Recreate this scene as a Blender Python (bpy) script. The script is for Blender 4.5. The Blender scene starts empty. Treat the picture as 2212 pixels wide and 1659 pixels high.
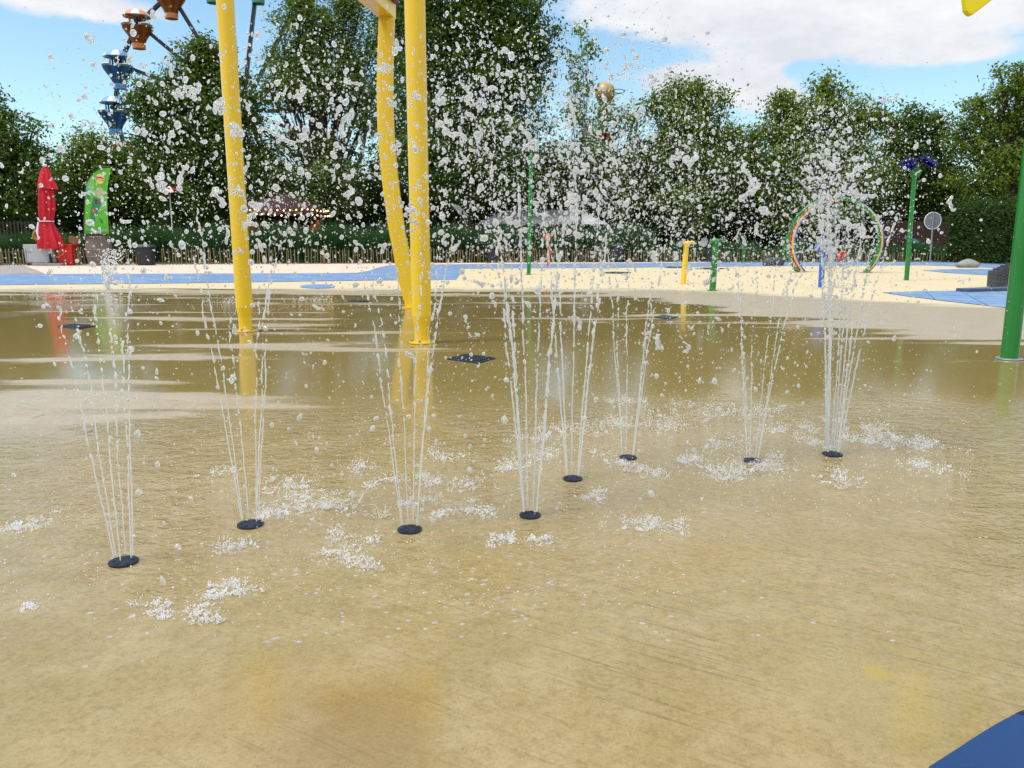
import bpy, bmesh, math, random
import numpy as np
from mathutils import Vector, Matrix
random.seed(7); RNG = np.random.default_rng(7)
PI = math.pi
SC = bpy.context.scene
COL = SC.collection
# ------------------------------------------------------------------ camera
F = 1740.0; CH = 1.0; PITCH = math.atan(315 / F)      # measured on a 2212 x 1659 view
cam_d = bpy.data.cameras.new('camera'); cam = bpy.data.objects.new('camera', cam_d); COL.objects.link(cam)
cam_d.sensor_width = 36; cam_d.lens = 36 * F / 2212
cam_d.clip_start = 0.05; cam_d.clip_end = 3000
cam.location = (0, 0, CH); cam.rotation_euler = (PI / 2 - PITCH, 0, 0)
SC.camera = cam
CP, SP = math.cos(PITCH), math.sin(PITCH)
def ray(px, py):
    a = (px - 1106) / F; b = -(py - 829.5) / F
    return (a, CP + b * SP, -SP + b * CP)
def G(px, py, z=0.0):
    d = ray(px, py); t = (z - CH) / d[2]
    return Vector((d[0] * t, d[1] * t, z))
def A(px, py, Y):
    d = ray(px, py); t = Y / d[1]
    return Vector((d[0] * t, Y, CH + d[2] * t))
def K(Y, z=1.0):            # pixels per metre at a distance
    return F / (Y * CP - (z - CH) * SP)
def ZR(py, Y): return A(1106, py, Y).z
# ------------------------------------------------------------------ sky, sun, exposure
SUN_EL, SUN_AZ = math.radians(60), math.radians(-112)   # azimuth from +Y, clockwise positive
W = bpy.data.worlds.new("World"); SC.world = W; W.use_nodes = True
def build_world():
    nt = W.node_tree; nt.nodes.clear(); N = nt.nodes.new; L = nt.links.new
    def m(op, a, b=None, c=None, clamp=False):
        n = N('ShaderNodeMath'); n.operation = op; n.use_clamp = clamp
        for i, v in enumerate((a, b, c)):
            if v is None: continue
            if isinstance(v, (int, float)): n.inputs[i].default_value = v
            else: L(v, n.inputs[i])
        return n.outputs[0]
    out = N('ShaderNodeOutputWorld'); bg = N('ShaderNodeBackground'); L(bg.outputs[0], out.inputs[0])
    bg.inputs[1].default_value = 1.0
    sky = N('ShaderNodeTexSky'); sky.sky_type = 'NISHITA'; sky.sun_disc = False
    sky.sun_elevation = SUN_EL; sky.sun_rotation = SUN_AZ; sky.air_density = 1.0; sky.dust_density = 0.6; sky.ozone_density = 1.0
    tint = N('ShaderNodeMix'); tint.data_type = 'RGBA'; tint.blend_type = 'MULTIPLY'; tint.inputs[0].default_value = 1
    L(sky.outputs[0], tint.inputs[6]); tint.inputs[7].default_value = (SKYS * 1.02, SKYS * 1.17, SKYS * 1.14, 1)
    tc = N('ShaderNodeTexCoord'); sp = N('ShaderNodeSeparateXYZ'); L(tc.outputs['Generated'], sp.inputs[0])
    az = m('ARCTAN2', sp.outputs[0], sp.outputs[1]); el = m('ARCSINE', sp.outputs[2])
    cb = N('ShaderNodeCombineXYZ'); L(az, cb.inputs[0]); L(m('MULTIPLY', el, 2.0), cb.inputs[1])
    def noise(scale, det, rough=0.55, off=0):
        n = N('ShaderNodeTexNoise'); n.inputs['Scale'].default_value = scale; n.inputs['Detail'].default_value = det
        n.inputs['Roughness'].default_value = rough
        mp = N('ShaderNodeMapping'); mp.inputs['Location'].default_value = (off, off * .7, off * 1.3)
        L(cb.outputs[0], mp.inputs[0]); L(mp.outputs[0], n.inputs['Vector']); return n.outputs[0]
    n1 = noise(7, 9, 0.6); n2 = noise(5.5, 9, 0.62, 4.3); n3 = noise(18, 8, 0.6, 9.1)
    def ang(px, py):
        d = ray(px, py); l = math.sqrt(sum(v * v for v in d)); return math.atan2(d[0], d[1]), math.asin(d[2] / l)
    tot = None
    for (px, py, rx, ry, w) in CLOUDS:
        a0, e0 = ang(px, py)
        u = m('MULTIPLY', m('SUBTRACT', az, a0), F / rx); v = m('MULTIPLY', m('SUBTRACT', el, e0), F / ry)
        r2 = m('ADD', m('MULTIPLY', u, u), m('MULTIPLY', v, v))
        g = m('MULTIPLY', m('EXPONENT', m('MULTIPLY', r2, -1.0)), w)
        tot = g if tot is None else m('ADD', tot, g)
    # broken cloud cover overhead and behind the camera
    ov = N('ShaderNodeMapRange'); ov.inputs[1].default_value = 0.42; ov.inputs[2].default_value = 0.85; ov.inputs[3].default_value = 0; ov.inputs[4].default_value = 0.85
    L(el, ov.inputs[0]); tot = m('ADD', tot, ov.outputs[0])
    bk = N('ShaderNodeMapRange'); bk.inputs[1].default_value = 0.1; bk.inputs[2].default_value = -0.3; bk.inputs[3].default_value = 0; bk.inputs[4].default_value = 0.6
    L(sp.outputs[1], bk.inputs[0]); tot = m('ADD', tot, bk.outputs[0])
    dens = m('ADD', tot, m('ADD', m('MULTIPLY', m('SUBTRACT', n1, 0.5), 1.3), m('MULTIPLY', m('SUBTRACT', n3, 0.5), 0.9)))
    mk = N('ShaderNodeMapRange'); mk.interpolation_type = 'SMOOTHSTEP'; mk.inputs[1].default_value = 0.30; mk.inputs[2].default_value = 0.80
    L(dens, mk.inputs[0])
    cr = N('ShaderNodeValToRGB'); cr.color_ramp.elements[0].position = 0.38; cr.color_ramp.elements[0].color = (CLB * .77, CLB * .80, CLB * .86, 1)
    cr.color_ramp.elements[1].position = 0.62; cr.color_ramp.elements[1].color = (CLB, CLB, CLB * 1.02, 1)
    L(n2, cr.inputs[0])
    mx = N('ShaderNodeMix'); mx.data_type = 'RGBA'; hi = N('ShaderNodeMapRange'); hi.inputs[1].default_value = .45; hi.inputs[2].default_value = 1.05; hi.inputs[3].default_value = 1; hi.inputs[4].default_value = 2.1; L(el, hi.inputs[0])  # unseen clouds high overhead brightened to light the scene
    vm = N('ShaderNodeVectorMath'); vm.operation = 'SCALE'; L(cr.outputs[0], vm.inputs[0]); L(hi.outputs[0], vm.inputs[3])
    L(mk.outputs[0], mx.inputs[0]); L(tint.outputs[2], mx.inputs[6]); L(vm.outputs[0], mx.inputs[7])
    L(mx.outputs[2], bg.inputs[0])
SKYS = 0.12; CLB = 0.70
CLOUDS = [(1440, 0, 300, 62, .9), (1800, 35, 290, 62, .9), (2120, 20, 240, 50, .6), (2090, 112, 150, 24, .8), (1780, 112, 150, 22, .4),
          (1455, 180, 58, 30, 1.0), (1590, 172, 80, 40, 1.3), (1665, 205, 75, 32, 1.1), (1330, 168, 60, 14, .5),
          (150, 2, 190, 34, .85), (215, 22, 60, 22, .5), (1350, 300, 200, 30, .35), (700, 300, 160, 60, .45)]
build_world()
sun_d = bpy.data.lights.new('sun', 'SUN'); sun_d.energy = 1.5; sun_d.angle = math.radians(14); sun_d.color = (1, .96, .88)
sun = bpy.data.objects.new('sun', sun_d); COL.objects.link(sun)
sdir = Vector((math.sin(SUN_AZ) * math.cos(SUN_EL), math.cos(SUN_AZ) * math.cos(SUN_EL), math.sin(SUN_EL)))
sun.rotation_euler = sdir.to_track_quat('Z', 'Y').to_euler(); sun.location = (0, 0, 30)
SC.view_settings.view_transform = 'Standard'; SC.view_settings.look = 'None'
SC.view_settings.exposure = 0.5; SC.view_settings.gamma = 1
SC.render.engine = 'CYCLES'
SC.cycles.max_bounces = 10; SC.cycles.transmission_bounces = 8; SC.cycles.glossy_bounces = 4; SC.cycles.diffuse_bounces = 3
SC.cycles.caustics_reflective = True; SC.cycles.caustics_refractive = True; SC.cycles.blur_glossy = 1.0; SC.cycles.sample_clamp_indirect = 5

# ------------------------------------------------------------------ helpers
def tag(o, label=None, cat=None, group=None, kind=None):
    if label: o['label'] = label
    if cat: o['category'] = cat
    if group: o['group'] = group
    if kind: o['kind'] = kind
    return o
def empty(name, loc, label, cat, group=None):
    o = bpy.data.objects.new(name, None); COL.objects.link(o); o.location = loc; o.empty_display_size = .2
    return tag(o, label, cat, group)
class MB:
    def __init__(s): s.v = []; s.f = []
    def add(s, vs, fs):
        b = len(s.v); s.v += [tuple(v) for v in vs]; s.f += [tuple(i + b for i in f) for f in fs]
    def box(s, c, d, rot=None):
        vs = [Vector((x * d[0] / 2, y * d[1] / 2, z * d[2] / 2)) for z in (-1, 1) for y in (-1, 1) for x in (-1, 1)]
        if rot is not None: vs = [rot @ v for v in vs]
        s.add([v + Vector(c) for v in vs], [(0, 2, 3, 1), (4, 5, 7, 6), (0, 1, 5, 4), (2, 6, 7, 3), (0, 4, 6, 2), (1, 3, 7, 5)])
    def bar(s, a, b, w, h=None, up=(0, 0, 1)):
        a = Vector(a); b = Vector(b); h = h or w; d = (b - a); L = d.length; d.normalize()
        up = Vector(up); x = d.cross(up)
        if x.length < 1e-4: x = d.cross(Vector((1, 0, 0)))
        x.normalize(); u = x.cross(d)
        R = Matrix((x, d, u)).transposed()
        s.box((a + b) / 2, (w, L, h), R)
    def tube(s, pts, rad, n=12, cap=True):
        pts = [Vector(p) for p in pts]; m_ = len(pts)
        if isinstance(rad, (int, float)): rad = [rad] * m_
        t = (pts[1] - pts[0]).normalized(); x = t.cross(Vector((0.13, 0.9, 0.21)))
        if x.length < .1: x = t.cross(Vector((1, 0, 0)))
        x.normalize(); vs = []
        for i, p in enumerate(pts):
            t = (pts[min(i + 1, m_ - 1)] - pts[max(i - 1, 0)]).normalized()
            x = (x - t * x.dot(t)).normalized(); y = t.cross(x)
            for k in range(n):
                a = 2 * PI * k / n; vs.append(p + (x * math.cos(a) + y * math.sin(a)) * rad[i])
        fs = [(i * n + k, i * n + (k + 1) % n, (i + 1) * n + (k + 1) % n, (i + 1) * n + k) for i in range(m_ - 1) for k in range(n)]
        if cap: fs += [tuple(range(n - 1, -1, -1)), tuple((m_ - 1) * n + k for k in range(n))]
        s.add(vs, fs)
    def lathe(s, prof, n=24, c=(0, 0, 0), rfun=None, R=None, cap=True):
        c = Vector(c); vs = []
        for (r, z) in prof:
            for k in range(n):
                a = 2 * PI * k / n; rr = r * (rfun(a, z) if rfun else 1)
                v = Vector((rr * math.cos(a), rr * math.sin(a), z))
                if R is not None: v = R @ v
                vs.append(v + c)
        m_ = len(prof)
        fs = [(i * n + k, i * n + (k + 1) % n, (i + 1) * n + (k + 1) % n, (i + 1) * n + k) for i in range(m_ - 1) for k in range(n)]
        if cap: fs += [tuple(range(n - 1, -1, -1)), tuple((m_ - 1) * n + k for k in range(n))]
        s.add(vs, fs)
    def ball(s, c, r, n=16, m_=10):
        if isinstance(r, (int, float)): r = (r, r, r)
        prof = [(max(math.sin(PI * i / m_), .001), -math.cos(PI * i / m_)) for i in range(m_ + 1)]
        s.lathe(prof, n, c, R=Matrix.Diagonal(r))
    def prism(s, poly, a, b, R=None, c=(0, 0, 0)):   # polygon in local xz, extruded along y from a to b
        n = len(poly); vs = [Vector((x, a, z)) for x, z in poly] + [Vector((x, b, z)) for x, z in poly]
        if R is not None: vs = [R @ v for v in vs]
        s.add([v + Vector(c) for v in vs], [tuple(range(n)), tuple(range(2 * n - 1, n - 1, -1))] + [(i, i + n, (i + 1) % n + n, (i + 1) % n) for i in range(n)])
    def build(s, name, mat, parent=None, smooth=True, bevel=0, loc=None):
        me = bpy.data.meshes.new(name); me.from_pydata(s.v, [], s.f); me.update()
        o = bpy.data.objects.new(name, me); COL.objects.link(o)
        me.materials.append(mat)
        bm = bmesh.new(); bm.from_mesh(me); bmesh.ops.recalc_face_normals(bm, faces=bm.faces[:]); bm.to_mesh(me); bm.free()
        if smooth:
            me.shade_smooth()
            try: me.set_sharp_from_angle(angle=math.radians(38))
            except Exception: pass
        if bevel:
            b = o.modifiers.new('bevel', 'BEVEL'); b.width = bevel; b.segments = 2; b.limit_method = 'ANGLE'
        if parent: o.parent = parent
        if loc is not None: o.location = loc
        return o
def np_mesh(name, verts, faces, mat, parent=None, smooth=False, attr=None):
    me = bpy.data.meshes.new(name); k = faces.shape[1]
    me.vertices.add(len(verts)); me.vertices.foreach_set('co', verts.astype(np.float32).ravel())
    me.loops.add(faces.size); me.loops.foreach_set('vertex_index', faces.astype(np.int32).ravel())
    me.polygons.add(len(faces)); me.polygons.foreach_set('loop_start', np.arange(0, faces.size, k, dtype=np.int32))
    me.update(calc_edges=True); me.materials.append(mat)
    if smooth: me.shade_smooth()
    if attr is not None:
        at = me.attributes.new('tone', 'FLOAT', 'POINT'); at.data.foreach_set('value', attr.astype(np.float32))
    o = bpy.data.objects.new(name, me); COL.objects.link(o)
    if parent: o.parent = parent
    return o
def copy_tree(o, parent=None):
    c = o.copy(); COL.objects.link(c)
    if parent: c.parent = parent
    for ch in list(o.children): copy_tree(ch, c)
    return c
def local(pts, o): return [Vector(p) - Vector(o) for p in pts]

# ------------------------------------------------------------------ materials
class NT:
    def __init__(s, name):
        s.m = bpy.data.materials.new(name); s.m.use_nodes = True; s.t = s.m.node_tree; s.t.nodes.clear()
        s.out = s.N('ShaderNodeOutputMaterial')
    def N(s, t): return s.t.nodes.new(t)
    def L(s, a, b): s.t.links.new(a, b)
    def setin(s, i, v):
        if isinstance(v, (int, float, tuple, list)): i.default_value = v
        else: s.L(v, i)
    def math(s, op, a, b=None, clamp=False):
        n = s.N('ShaderNodeMath'); n.operation = op; n.use_clamp = clamp; s.setin(n.inputs[0], a)
        if b is not None: s.setin(n.inputs[1], b)
        return n.outputs[0]
    def rng(s, v, a, b, c=0., d=1., smooth=False):
        n = s.N('ShaderNodeMapRange'); n.interpolation_type = 'SMOOTHSTEP' if smooth else 'LINEAR'
        s.setin(n.inputs[0], v)
        for i, x in enumerate((a, b, c, d)): s.setin(n.inputs[i + 1], x)
        return n.outputs[0]
    def mix(s, f, a, b, blend='MIX'):
        n = s.N('ShaderNodeMix'); n.data_type = 'RGBA'; n.blend_type = blend
        s.setin(n.inputs[0], f); s.setin(n.inputs[6], a); s.setin(n.inputs[7], b); return n.outputs[2]
    def noise(s, scale, detail=3, rough=.5, vec=None, sc=None, rot=0, loc=(0, 0, 0), dist=0):
        n = s.N('ShaderNodeTexNoise'); n.inputs['Scale'].default_value = scale; n.inputs['Detail'].default_value = detail
        n.inputs['Roughness'].default_value = rough; n.inputs['Distortion'].default_value = dist
        v = vec or s.pos()
        if rot:
            r = s.N('ShaderNodeMapping'); r.inputs['Rotation'].default_value = (0, 0, rot); s.L(v, r.inputs[0]); v = r.outputs[0]
        if sc or any(loc):
            mp = s.N('ShaderNodeMapping'); mp.inputs['Scale'].default_value = sc or (1, 1, 1); mp.inputs['Location'].default_value = loc
            s.L(v, mp.inputs[0]); v = mp.outputs[0]
        s.L(v, n.inputs['Vector']); return n.outputs[0]
    def pos(s):
        if not hasattr(s, '_p'): s._p = s.N('ShaderNodeNewGeometry')
        return s._p.outputs['Position']
    def obj(s):
        if not hasattr(s, '_o'): s._o = s.N('ShaderNodeTexCoord')
        return s._o.outputs['Object']
    def bump(s, h, strength=1., dist=.01, prev=None):
        n = s.N('ShaderNodeBump'); s.setin(n.inputs['Strength'], strength); n.inputs['Distance'].default_value = dist
        s.L(h, n.inputs['Height'])
        if prev is not None: s.L(prev, n.inputs['Normal'])
        return n.outputs[0]
    def pbr(s, color, rough=.5, normal=None, metal=0, ior=1.45, spec=.5, trans=0, coat=0):
        n = s.N('ShaderNodeBsdfPrincipled'); s.setin(n.inputs['Base Color'], color); s.setin(n.inputs['Roughness'], rough)
        n.inputs['Metallic'].default_value = metal; s.setin(n.inputs['IOR'], ior); s.setin(n.inputs['Specular IOR Level'], spec)
        n.inputs['Transmission Weight'].default_value = trans; n.inputs['Coat Weight'].default_value = coat
        if normal is not None: s.L(normal, n.inputs['Normal'])
        s.L(n.outputs[0], s.out.inputs[0]); return n
def C(r, g, b): return (r, g, b, 1)
def painted(name, col):
    t = NT(name); v = t.noise(1, 5, .6, vec=t.obj(), sc=(22, 22, .7)); g = t.noise(9, 5, .7, vec=t.obj()); c = t.mix(t.rng(v, .52, .72, 0, .35), C(*col), C(*[x * .72 + .02 for x in col])); c = t.mix(t.rng(g, .62, .75, 0, .4), c, C(*[min(1, x * .9 + .06) for x in col]))
    t.pbr(c, t.rng(v, .4, .7, .2, .42), t.bump(g, .08, .004), coat=.25); return t.m
def plain(name, col, rough=.45, var=.12, scale=6, metal=0, bump=0, spec=.5, coat=0, sc=None):
    t = NT(name); n = t.noise(scale, 5, .6, vec=t.obj(), sc=sc)
    c = t.mix(t.rng(n, .3, .7), C(*[v * (1 - var) for v in col]), C(*[min(1, v * (1 + var)) for v in col]))
    nm = t.bump(t.noise(scale * 8, 3, vec=t.obj(), sc=sc), bump, .01) if bump else None
    t.pbr(c, rough, nm, metal, spec=spec, coat=coat); return t.m

def mat_pool():
    t = NT('wet_concrete'); s = t.N('ShaderNodeSeparateXYZ'); t.L(t.pos(), s.inputs[0]); X, Y = s.outputs[0], s.outputs[1]
    n1 = t.noise(1.0, 5, .55, sc=(.20, 1.15, 1), dist=.25)
    n1b = t.noise(1.0, 4, .5, sc=(1.1, 2.2, 1), loc=(3, 7, 0))
    edgeP = t.rng(X, .8, 5.0, 15.7, 8.6, True)
    edgeD = t.rng(X, 2.5, 8.0, 15.9, 11.3, True)
    # depth of the film: + is standing water
    inner = t.rng(t.math('SUBTRACT', edgeP, Y), -1.5, 1.6, -.75, .26)
    val = t.math('ADD', inner, t.math('MULTIPLY', t.math('SUBTRACT', n1, .5), 3.0))
    val = t.math('ADD', val, t.math('MULTIPLY', t.math('SUBTRACT', n1b, .5), .5))
    # a lighter patch with less film left of the jets
    lx = t.math('MULTIPLY', t.math('ADD', X, 2.9), 1.0); ly = t.math('MULTIPLY', t.math('SUBTRACT', Y, 4.7), .62)
    r2 = t.math('ADD', t.math('MULTIPLY', lx, lx), t.math('MULTIPLY', ly, ly))
    val = t.math('SUBTRACT', val, t.math('MULTIPLY', t.math('EXPONENT', t.math('MULTIPLY', r2, -1.)), .7))
    bx_ = t.math('MULTIPLY', t.math('SUBTRACT', X, .4), .30); by_ = t.math('MULTIPLY', t.math('SUBTRACT', Y, 5.3), .45)
    val = t.math('ADD', val, t.math('MULTIPLY', t.math('EXPONENT', t.math('MULTIPLY', t.math('ADD', t.math('MULTIPLY', bx_, bx_), t.math('MULTIPLY', by_, by_)), -1.)), .60))
    pud = t.rng(val, -.10, .18, smooth=True)
    near = t.rng(Y, 4.5, 3.6, smooth=True)
    dryv = t.math('ADD', t.math('SUBTRACT', Y, edgeD), t.math('MULTIPLY', t.math('SUBTRACT', n1b, .5), 2.0))
    dry = t.rng(dryv, -.5, .9, smooth=True)
    dry = t.math('MULTIPLY', dry, t.math('SUBTRACT', 1, pud))
    film = t.math('MAXIMUM', pud, near)
    # colour
    big = t.noise(.9, 4, .55, loc=(11, 2, 0)); mid = t.noise(4.5, 5, .6); fine = t.noise(60, 4, .7)
    wet = t.mix(t.rng(big, .36, .66), C(.300, .228, .098), C(.255, .192, .066))
    wet = t.mix(t.rng(mid, .42, .72), wet, C(.345, .270, .135))
    wet = t.mix(t.math('MULTIPLY', t.rng(t.noise(1.3, 3, .5, loc=(5, 5, 0)), .6, .74), .8), wet, C(.30, .205, .055))
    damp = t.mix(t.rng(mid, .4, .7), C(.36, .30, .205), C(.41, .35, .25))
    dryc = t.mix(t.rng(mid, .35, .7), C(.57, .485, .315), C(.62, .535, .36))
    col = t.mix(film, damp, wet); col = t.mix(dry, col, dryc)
    # far puddles toned olive-brown: wet film plus dark tree reflection in the colour
    wet_refl = t.math('MULTIPLY', pud, t.rng(Y, 3.9, 5.4))
    col = t.mix(t.math('MULTIPLY', wet_refl, .75), col, C(.20, .145, .035))
    # brushed lines and pitting
    ln = t.noise(1.0, 4, .65, rot=math.radians(32), sc=(2.2, 75, 1)); lp = t.noise(1.6, 3, .6, loc=(1, 9, 0))
    lines = t.math('MULTIPLY', t.rng(ln, .55, .66), t.rng(lp, .38, .56, .25, 1)); lines = t.math('MULTIPLY', lines, t.rng(X, -.8, -.2, .15, 1))
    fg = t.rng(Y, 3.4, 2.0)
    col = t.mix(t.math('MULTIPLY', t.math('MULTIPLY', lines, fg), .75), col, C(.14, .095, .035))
    pit = t.rng(t.noise(85, 2, .5, sc=(1, 1.2, 1)), .70, .78); col = t.mix(t.math('MULTIPLY', pit, .85), col, C(.10, .075, .035))
    col = t.mix(t.rng(fine, .35, .65, 0, .35), col, t.mix(.5, col, C(.62, .48, .27)))
    col = t.mix(t.math('MULTIPLY', t.rng(t.noise(26, 5, .75, loc=(2, 2, 1)), .48, .68), .42), col, C(.17, .11, .035))
    for (qx, qy, rad, am, cc) in [(OS[0], OS[1], .13, .6, (.285, .185, .035)), (G(560, 1500)[0], G(560, 1500)[1], .16, .4, (.30, .20, .055)), (G(760, 1640)[0], G(760, 1640)[1], .2, .45, (.20, .135, .06)), (G(1900, 1500)[0], G(1900, 1500)[1], .22, .4, (.31, .245, .10))]:
        ax_ = t.math('MULTIPLY', t.math('SUBTRACT', X, qx), 1 / rad); ay_ = t.math('MULTIPLY', t.math('SUBTRACT', Y, qy), .8 / rad)
        e_ = t.math('EXPONENT', t.math('MULTIPLY', t.math('ADD', t.math('MULTIPLY', ax_, ax_), t.math('MULTIPLY', ay_, ay_)), -1.))
        e_ = t.rng(t.math('ADD', e_, t.math('MULTIPLY', t.math('SUBTRACT', t.noise(7, 5, .6), .5), .9)), .15, .8)
        col = t.mix(t.math('MULTIPLY', e_, am), col, C(*cc))
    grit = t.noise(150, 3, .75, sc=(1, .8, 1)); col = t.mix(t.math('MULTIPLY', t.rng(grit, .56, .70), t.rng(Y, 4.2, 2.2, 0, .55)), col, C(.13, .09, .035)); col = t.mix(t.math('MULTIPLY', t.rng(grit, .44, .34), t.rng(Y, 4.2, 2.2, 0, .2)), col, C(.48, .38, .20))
    # yellow paint scuff
    yx = t.math('MULTIPLY', t.math('SUBTRACT', X, YS[0]), 36); yy = t.math('MULTIPLY', t.math('SUBTRACT', Y, YS[1]), 24)
    yr = t.math('ADD', t.math('MULTIPLY', yx, yx), t.math('MULTIPLY', yy, yy))
    ysc = t.rng(t.math('ADD', yr, t.math('MULTIPLY', t.math('SUBTRACT', t.noise(40, 4), .5), 2.2)), 1.1, .4)
    col = t.mix(t.math('MULTIPLY', ysc, .55), col, C(.40, .29, .03))
    # hairline cracks
    for (p0, p1, w) in CRACKS:
        dx, dy = p1[0] - p0[0], p1[1] - p0[1]; Ln = math.hypot(dx, dy); ux, uy = dx / Ln, dy / Ln
        al = t.math('ADD', t.math('MULTIPLY', t.math('SUBTRACT', X, p0[0]), ux), t.math('MULTIPLY', t.math('SUBTRACT', Y, p0[1]), uy))
        pe = t.math('ADD', t.math('MULTIPLY', t.math('SUBTRACT', X, p0[0]), -uy), t.math('MULTIPLY', t.math('SUBTRACT', Y, p0[1]), ux))
        pe = t.math('ADD', pe, t.math('MULTIPLY', t.math('SUBTRACT', t.noise(9, 5, .7), .5), .06))
        ms = t.math('MULTIPLY', t.rng(t.math('ABSOLUTE', pe), w, w * .3), t.math('MULTIPLY', t.rng(al, 0, .03), t.rng(al, Ln, Ln - .03)))
        col = t.mix(t.math('MULTIPLY', ms, .8), col, C(.10, .075, .04))
    # roughness
    rg = t.mix(film, C(.38, .38, .38), C(.035, .035, .035)); rg = t.mix(dry, rg, C(.8, .8, .8))
    rg = t.mix(t.math('MULTIPLY', near, t.rng(mid, .45, .7)), rg, C(.09, .09, .09))
    # ripples
    rz = t.math('MULTIPLY', t.rng(Y, 1.7, 2.7), t.rng(Y, 5.2, 3.8, smooth=True))
    rz = t.math('MULTIPLY', rz, t.math('MULTIPLY', t.rng(X, 3.6, 1.2, .3, 1), t.rng(t.math('ADD', X, t.math('MULTIPLY', Y, .35)), -.9, -.2, .3, 1)))
    lz = t.math('MULTIPLY', t.math('MULTIPLY', t.rng(Y, 9.0, 11.), t.rng(Y, 15.6, 14.)), t.rng(X, -.6, -3.2))
    lz = t.math('MULTIPLY', lz, t.rng(t.noise(.9, 3, loc=(4, 4, 4)), .42, .56))
    amp = t.math('ADD', t.math('ADD', t.math('MULTIPLY', rz, 1.9), t.math('MULTIPLY', lz, .55)), .035)
    amp = t.math('MULTIPLY', amp, t.rng(val, -.35, 0.1, .45, 1.))
    r1 = t.noise(16, 3, .55, dist=.4, sc=(.75, 1, 1)); r2_ = t.noise(44, 2, .5, dist=.5)
    hgt = t.math('ADD', t.math('MULTIPLY', r1, 1.), t.math('MULTIPLY', r2_, .42))
    nm = t.bump(hgt, amp, .011)
    # rings from single drops
    vo = t.N('ShaderNodeTexVoronoi'); vo.inputs['Scale'].default_value = 3.4; vo.inputs['Randomness'].default_value = 1; t.L(t.pos(), vo.inputs['Vector'])
    d = vo.outputs['Distance']; ring = t.math('MULTIPLY', t.math('SINE', t.math('MULTIPLY', d, 95.)), t.rng(d, .34, .08))
    cs = t.N('ShaderNodeSeparateColor'); t.L(vo.outputs['Color'], cs.inputs[0])
    ring = t.math('MULTIPLY', ring, t.rng(cs.outputs[0], .55, .6)); ring = t.math('MULTIPLY', ring, t.rng(Y, 7, 5))
    nm = t.bump(ring, .28, .0035, nm)
    nm = t.bump(t.math('ADD', t.math('MULTIPLY', fine, .5), t.math('MULTIPLY', ln, .5)), t.math('SUBTRACT', .34, t.math('MULTIPLY', film, .27)), .006, nm)
    sp = t.mix(dry, C(.5, .5, .5), C(.15, .15, .15))
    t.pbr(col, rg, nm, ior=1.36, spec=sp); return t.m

def mat_rubber(name, col, tile=.62, wet=0., rot=0.4):
    t = NT(name)
    mp = t.N('ShaderNodeMapping'); mp.inputs['Rotation'].default_value = (0, 0, rot); t.L(t.pos(), mp.inputs[0])
    br = t.N('ShaderNodeTexBrick'); t.L(mp.outputs[0], br.inputs[0]); br.inputs['Scale'].default_value = 1
    br.offset = 0; br.inputs['Brick Width'].default_value = tile; br.inputs['Row Height'].default_value = tile; br.inputs['Mortar Size'].default_value = .009
    br.inputs['Color1'].default_value = (1, 1, 1, 1); br.inputs['Color2'].default_value = (.86, .86, .86, 1); br.inputs['Mortar'].default_value = (.25, .25, .25, 1)
    n = t.noise(3, 6, .65); g = t.noise(120, 2, .5)
    st = t.noise(1, 5, .6, sc=(.5, 3, 1))
    c = t.mix(t.rng(n, .35, .7), C(*[v * .8 for v in col]), C(*[v * 1.15 for v in col]))
    c = t.mix(t.rng(st, .52, .68, 0, .4), c, C(col[0] * 2 + .08, col[1] * 1.35 + .05, col[2] * 1.1 + .05))
    c = t.mix(1, c, br.outputs[0], 'MULTIPLY')
    nm = t.bump(g, .3, .004)
    t.pbr(c, t.rng(n, .4, .6, .5 - wet * .3, .75 - wet * .4), nm, spec=.4); return t.m

def mat_leaf(name, c1, c2, scale=.5):
    t = NT(name); n = t.noise(scale, 4, .6); n2 = t.noise(5, 3, .6)
    at = t.N('ShaderNodeAttribute'); at.attribute_name = 'tone'
    c = t.mix(t.rng(n, .38, .62), C(*c1), C(*c2))
    c = t.mix(t.rng(at.outputs['Fac'], 0, 1, 0, .85), c, C(c2[0] * 1.5, c2[1] * 1.4, c2[2] * 1.0))
    c = t.mix(t.rng(n2, .45, .7, 0, .5), c, C(c1[0] * .6, c1[1] * .6, c1[2] * .7))
    d = t.N('ShaderNodeBsdfPrincipled'); t.L(c, d.inputs['Base Color']); d.inputs['Roughness'].default_value = .6; d.inputs['Specular IOR Level'].default_value = .12
    tr = t.N('ShaderNodeBsdfTranslucent'); t.L(t.mix(1, c, C(1.1, 1.25, .55), 'MULTIPLY'), tr.inputs[0])
    mx = t.N('ShaderNodeMixShader'); mx.inputs[0].default_value = .3; t.L(d.outputs[0], mx.inputs[1]); t.L(tr.outputs[0], mx.inputs[2]); t.L(mx.outputs[0], t.out.inputs[0])
    return t.m
def mat_water(name, white=.3, wcol=.85):  # white share stands for aerated water and bright refracted sky
    t = NT(name)
    g = t.N('ShaderNodeBsdfGlass'); g.inputs['IOR'].default_value = 1.33; g.inputs['Roughness'].default_value = 0.0; g.inputs['Color'].default_value = (1, 1, 1, 1)
    d = t.N('ShaderNodeBsdfDiffuse'); d.inputs[0].default_value = (wcol, wcol, wcol, 1)
    tr = t.N('ShaderNodeBsdfTranslucent'); tr.inputs[0].default_value = (wcol, wcol, wcol, 1)
    m2 = t.N('ShaderNodeMixShader'); m2.inputs[0].default_value = .55; t.L(d.outputs[0], m2.inputs[1]); t.L(tr.outputs[0], m2.inputs[2])
    mx = t.N('ShaderNodeMixShader'); mx.inputs[0].default_value = white; t.L(g.outputs[0], mx.inputs[1]); t.L(m2.outputs[0], mx.inputs[2])
    t.L(mx.outputs[0], t.out.inputs[0]); return t.m
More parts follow.
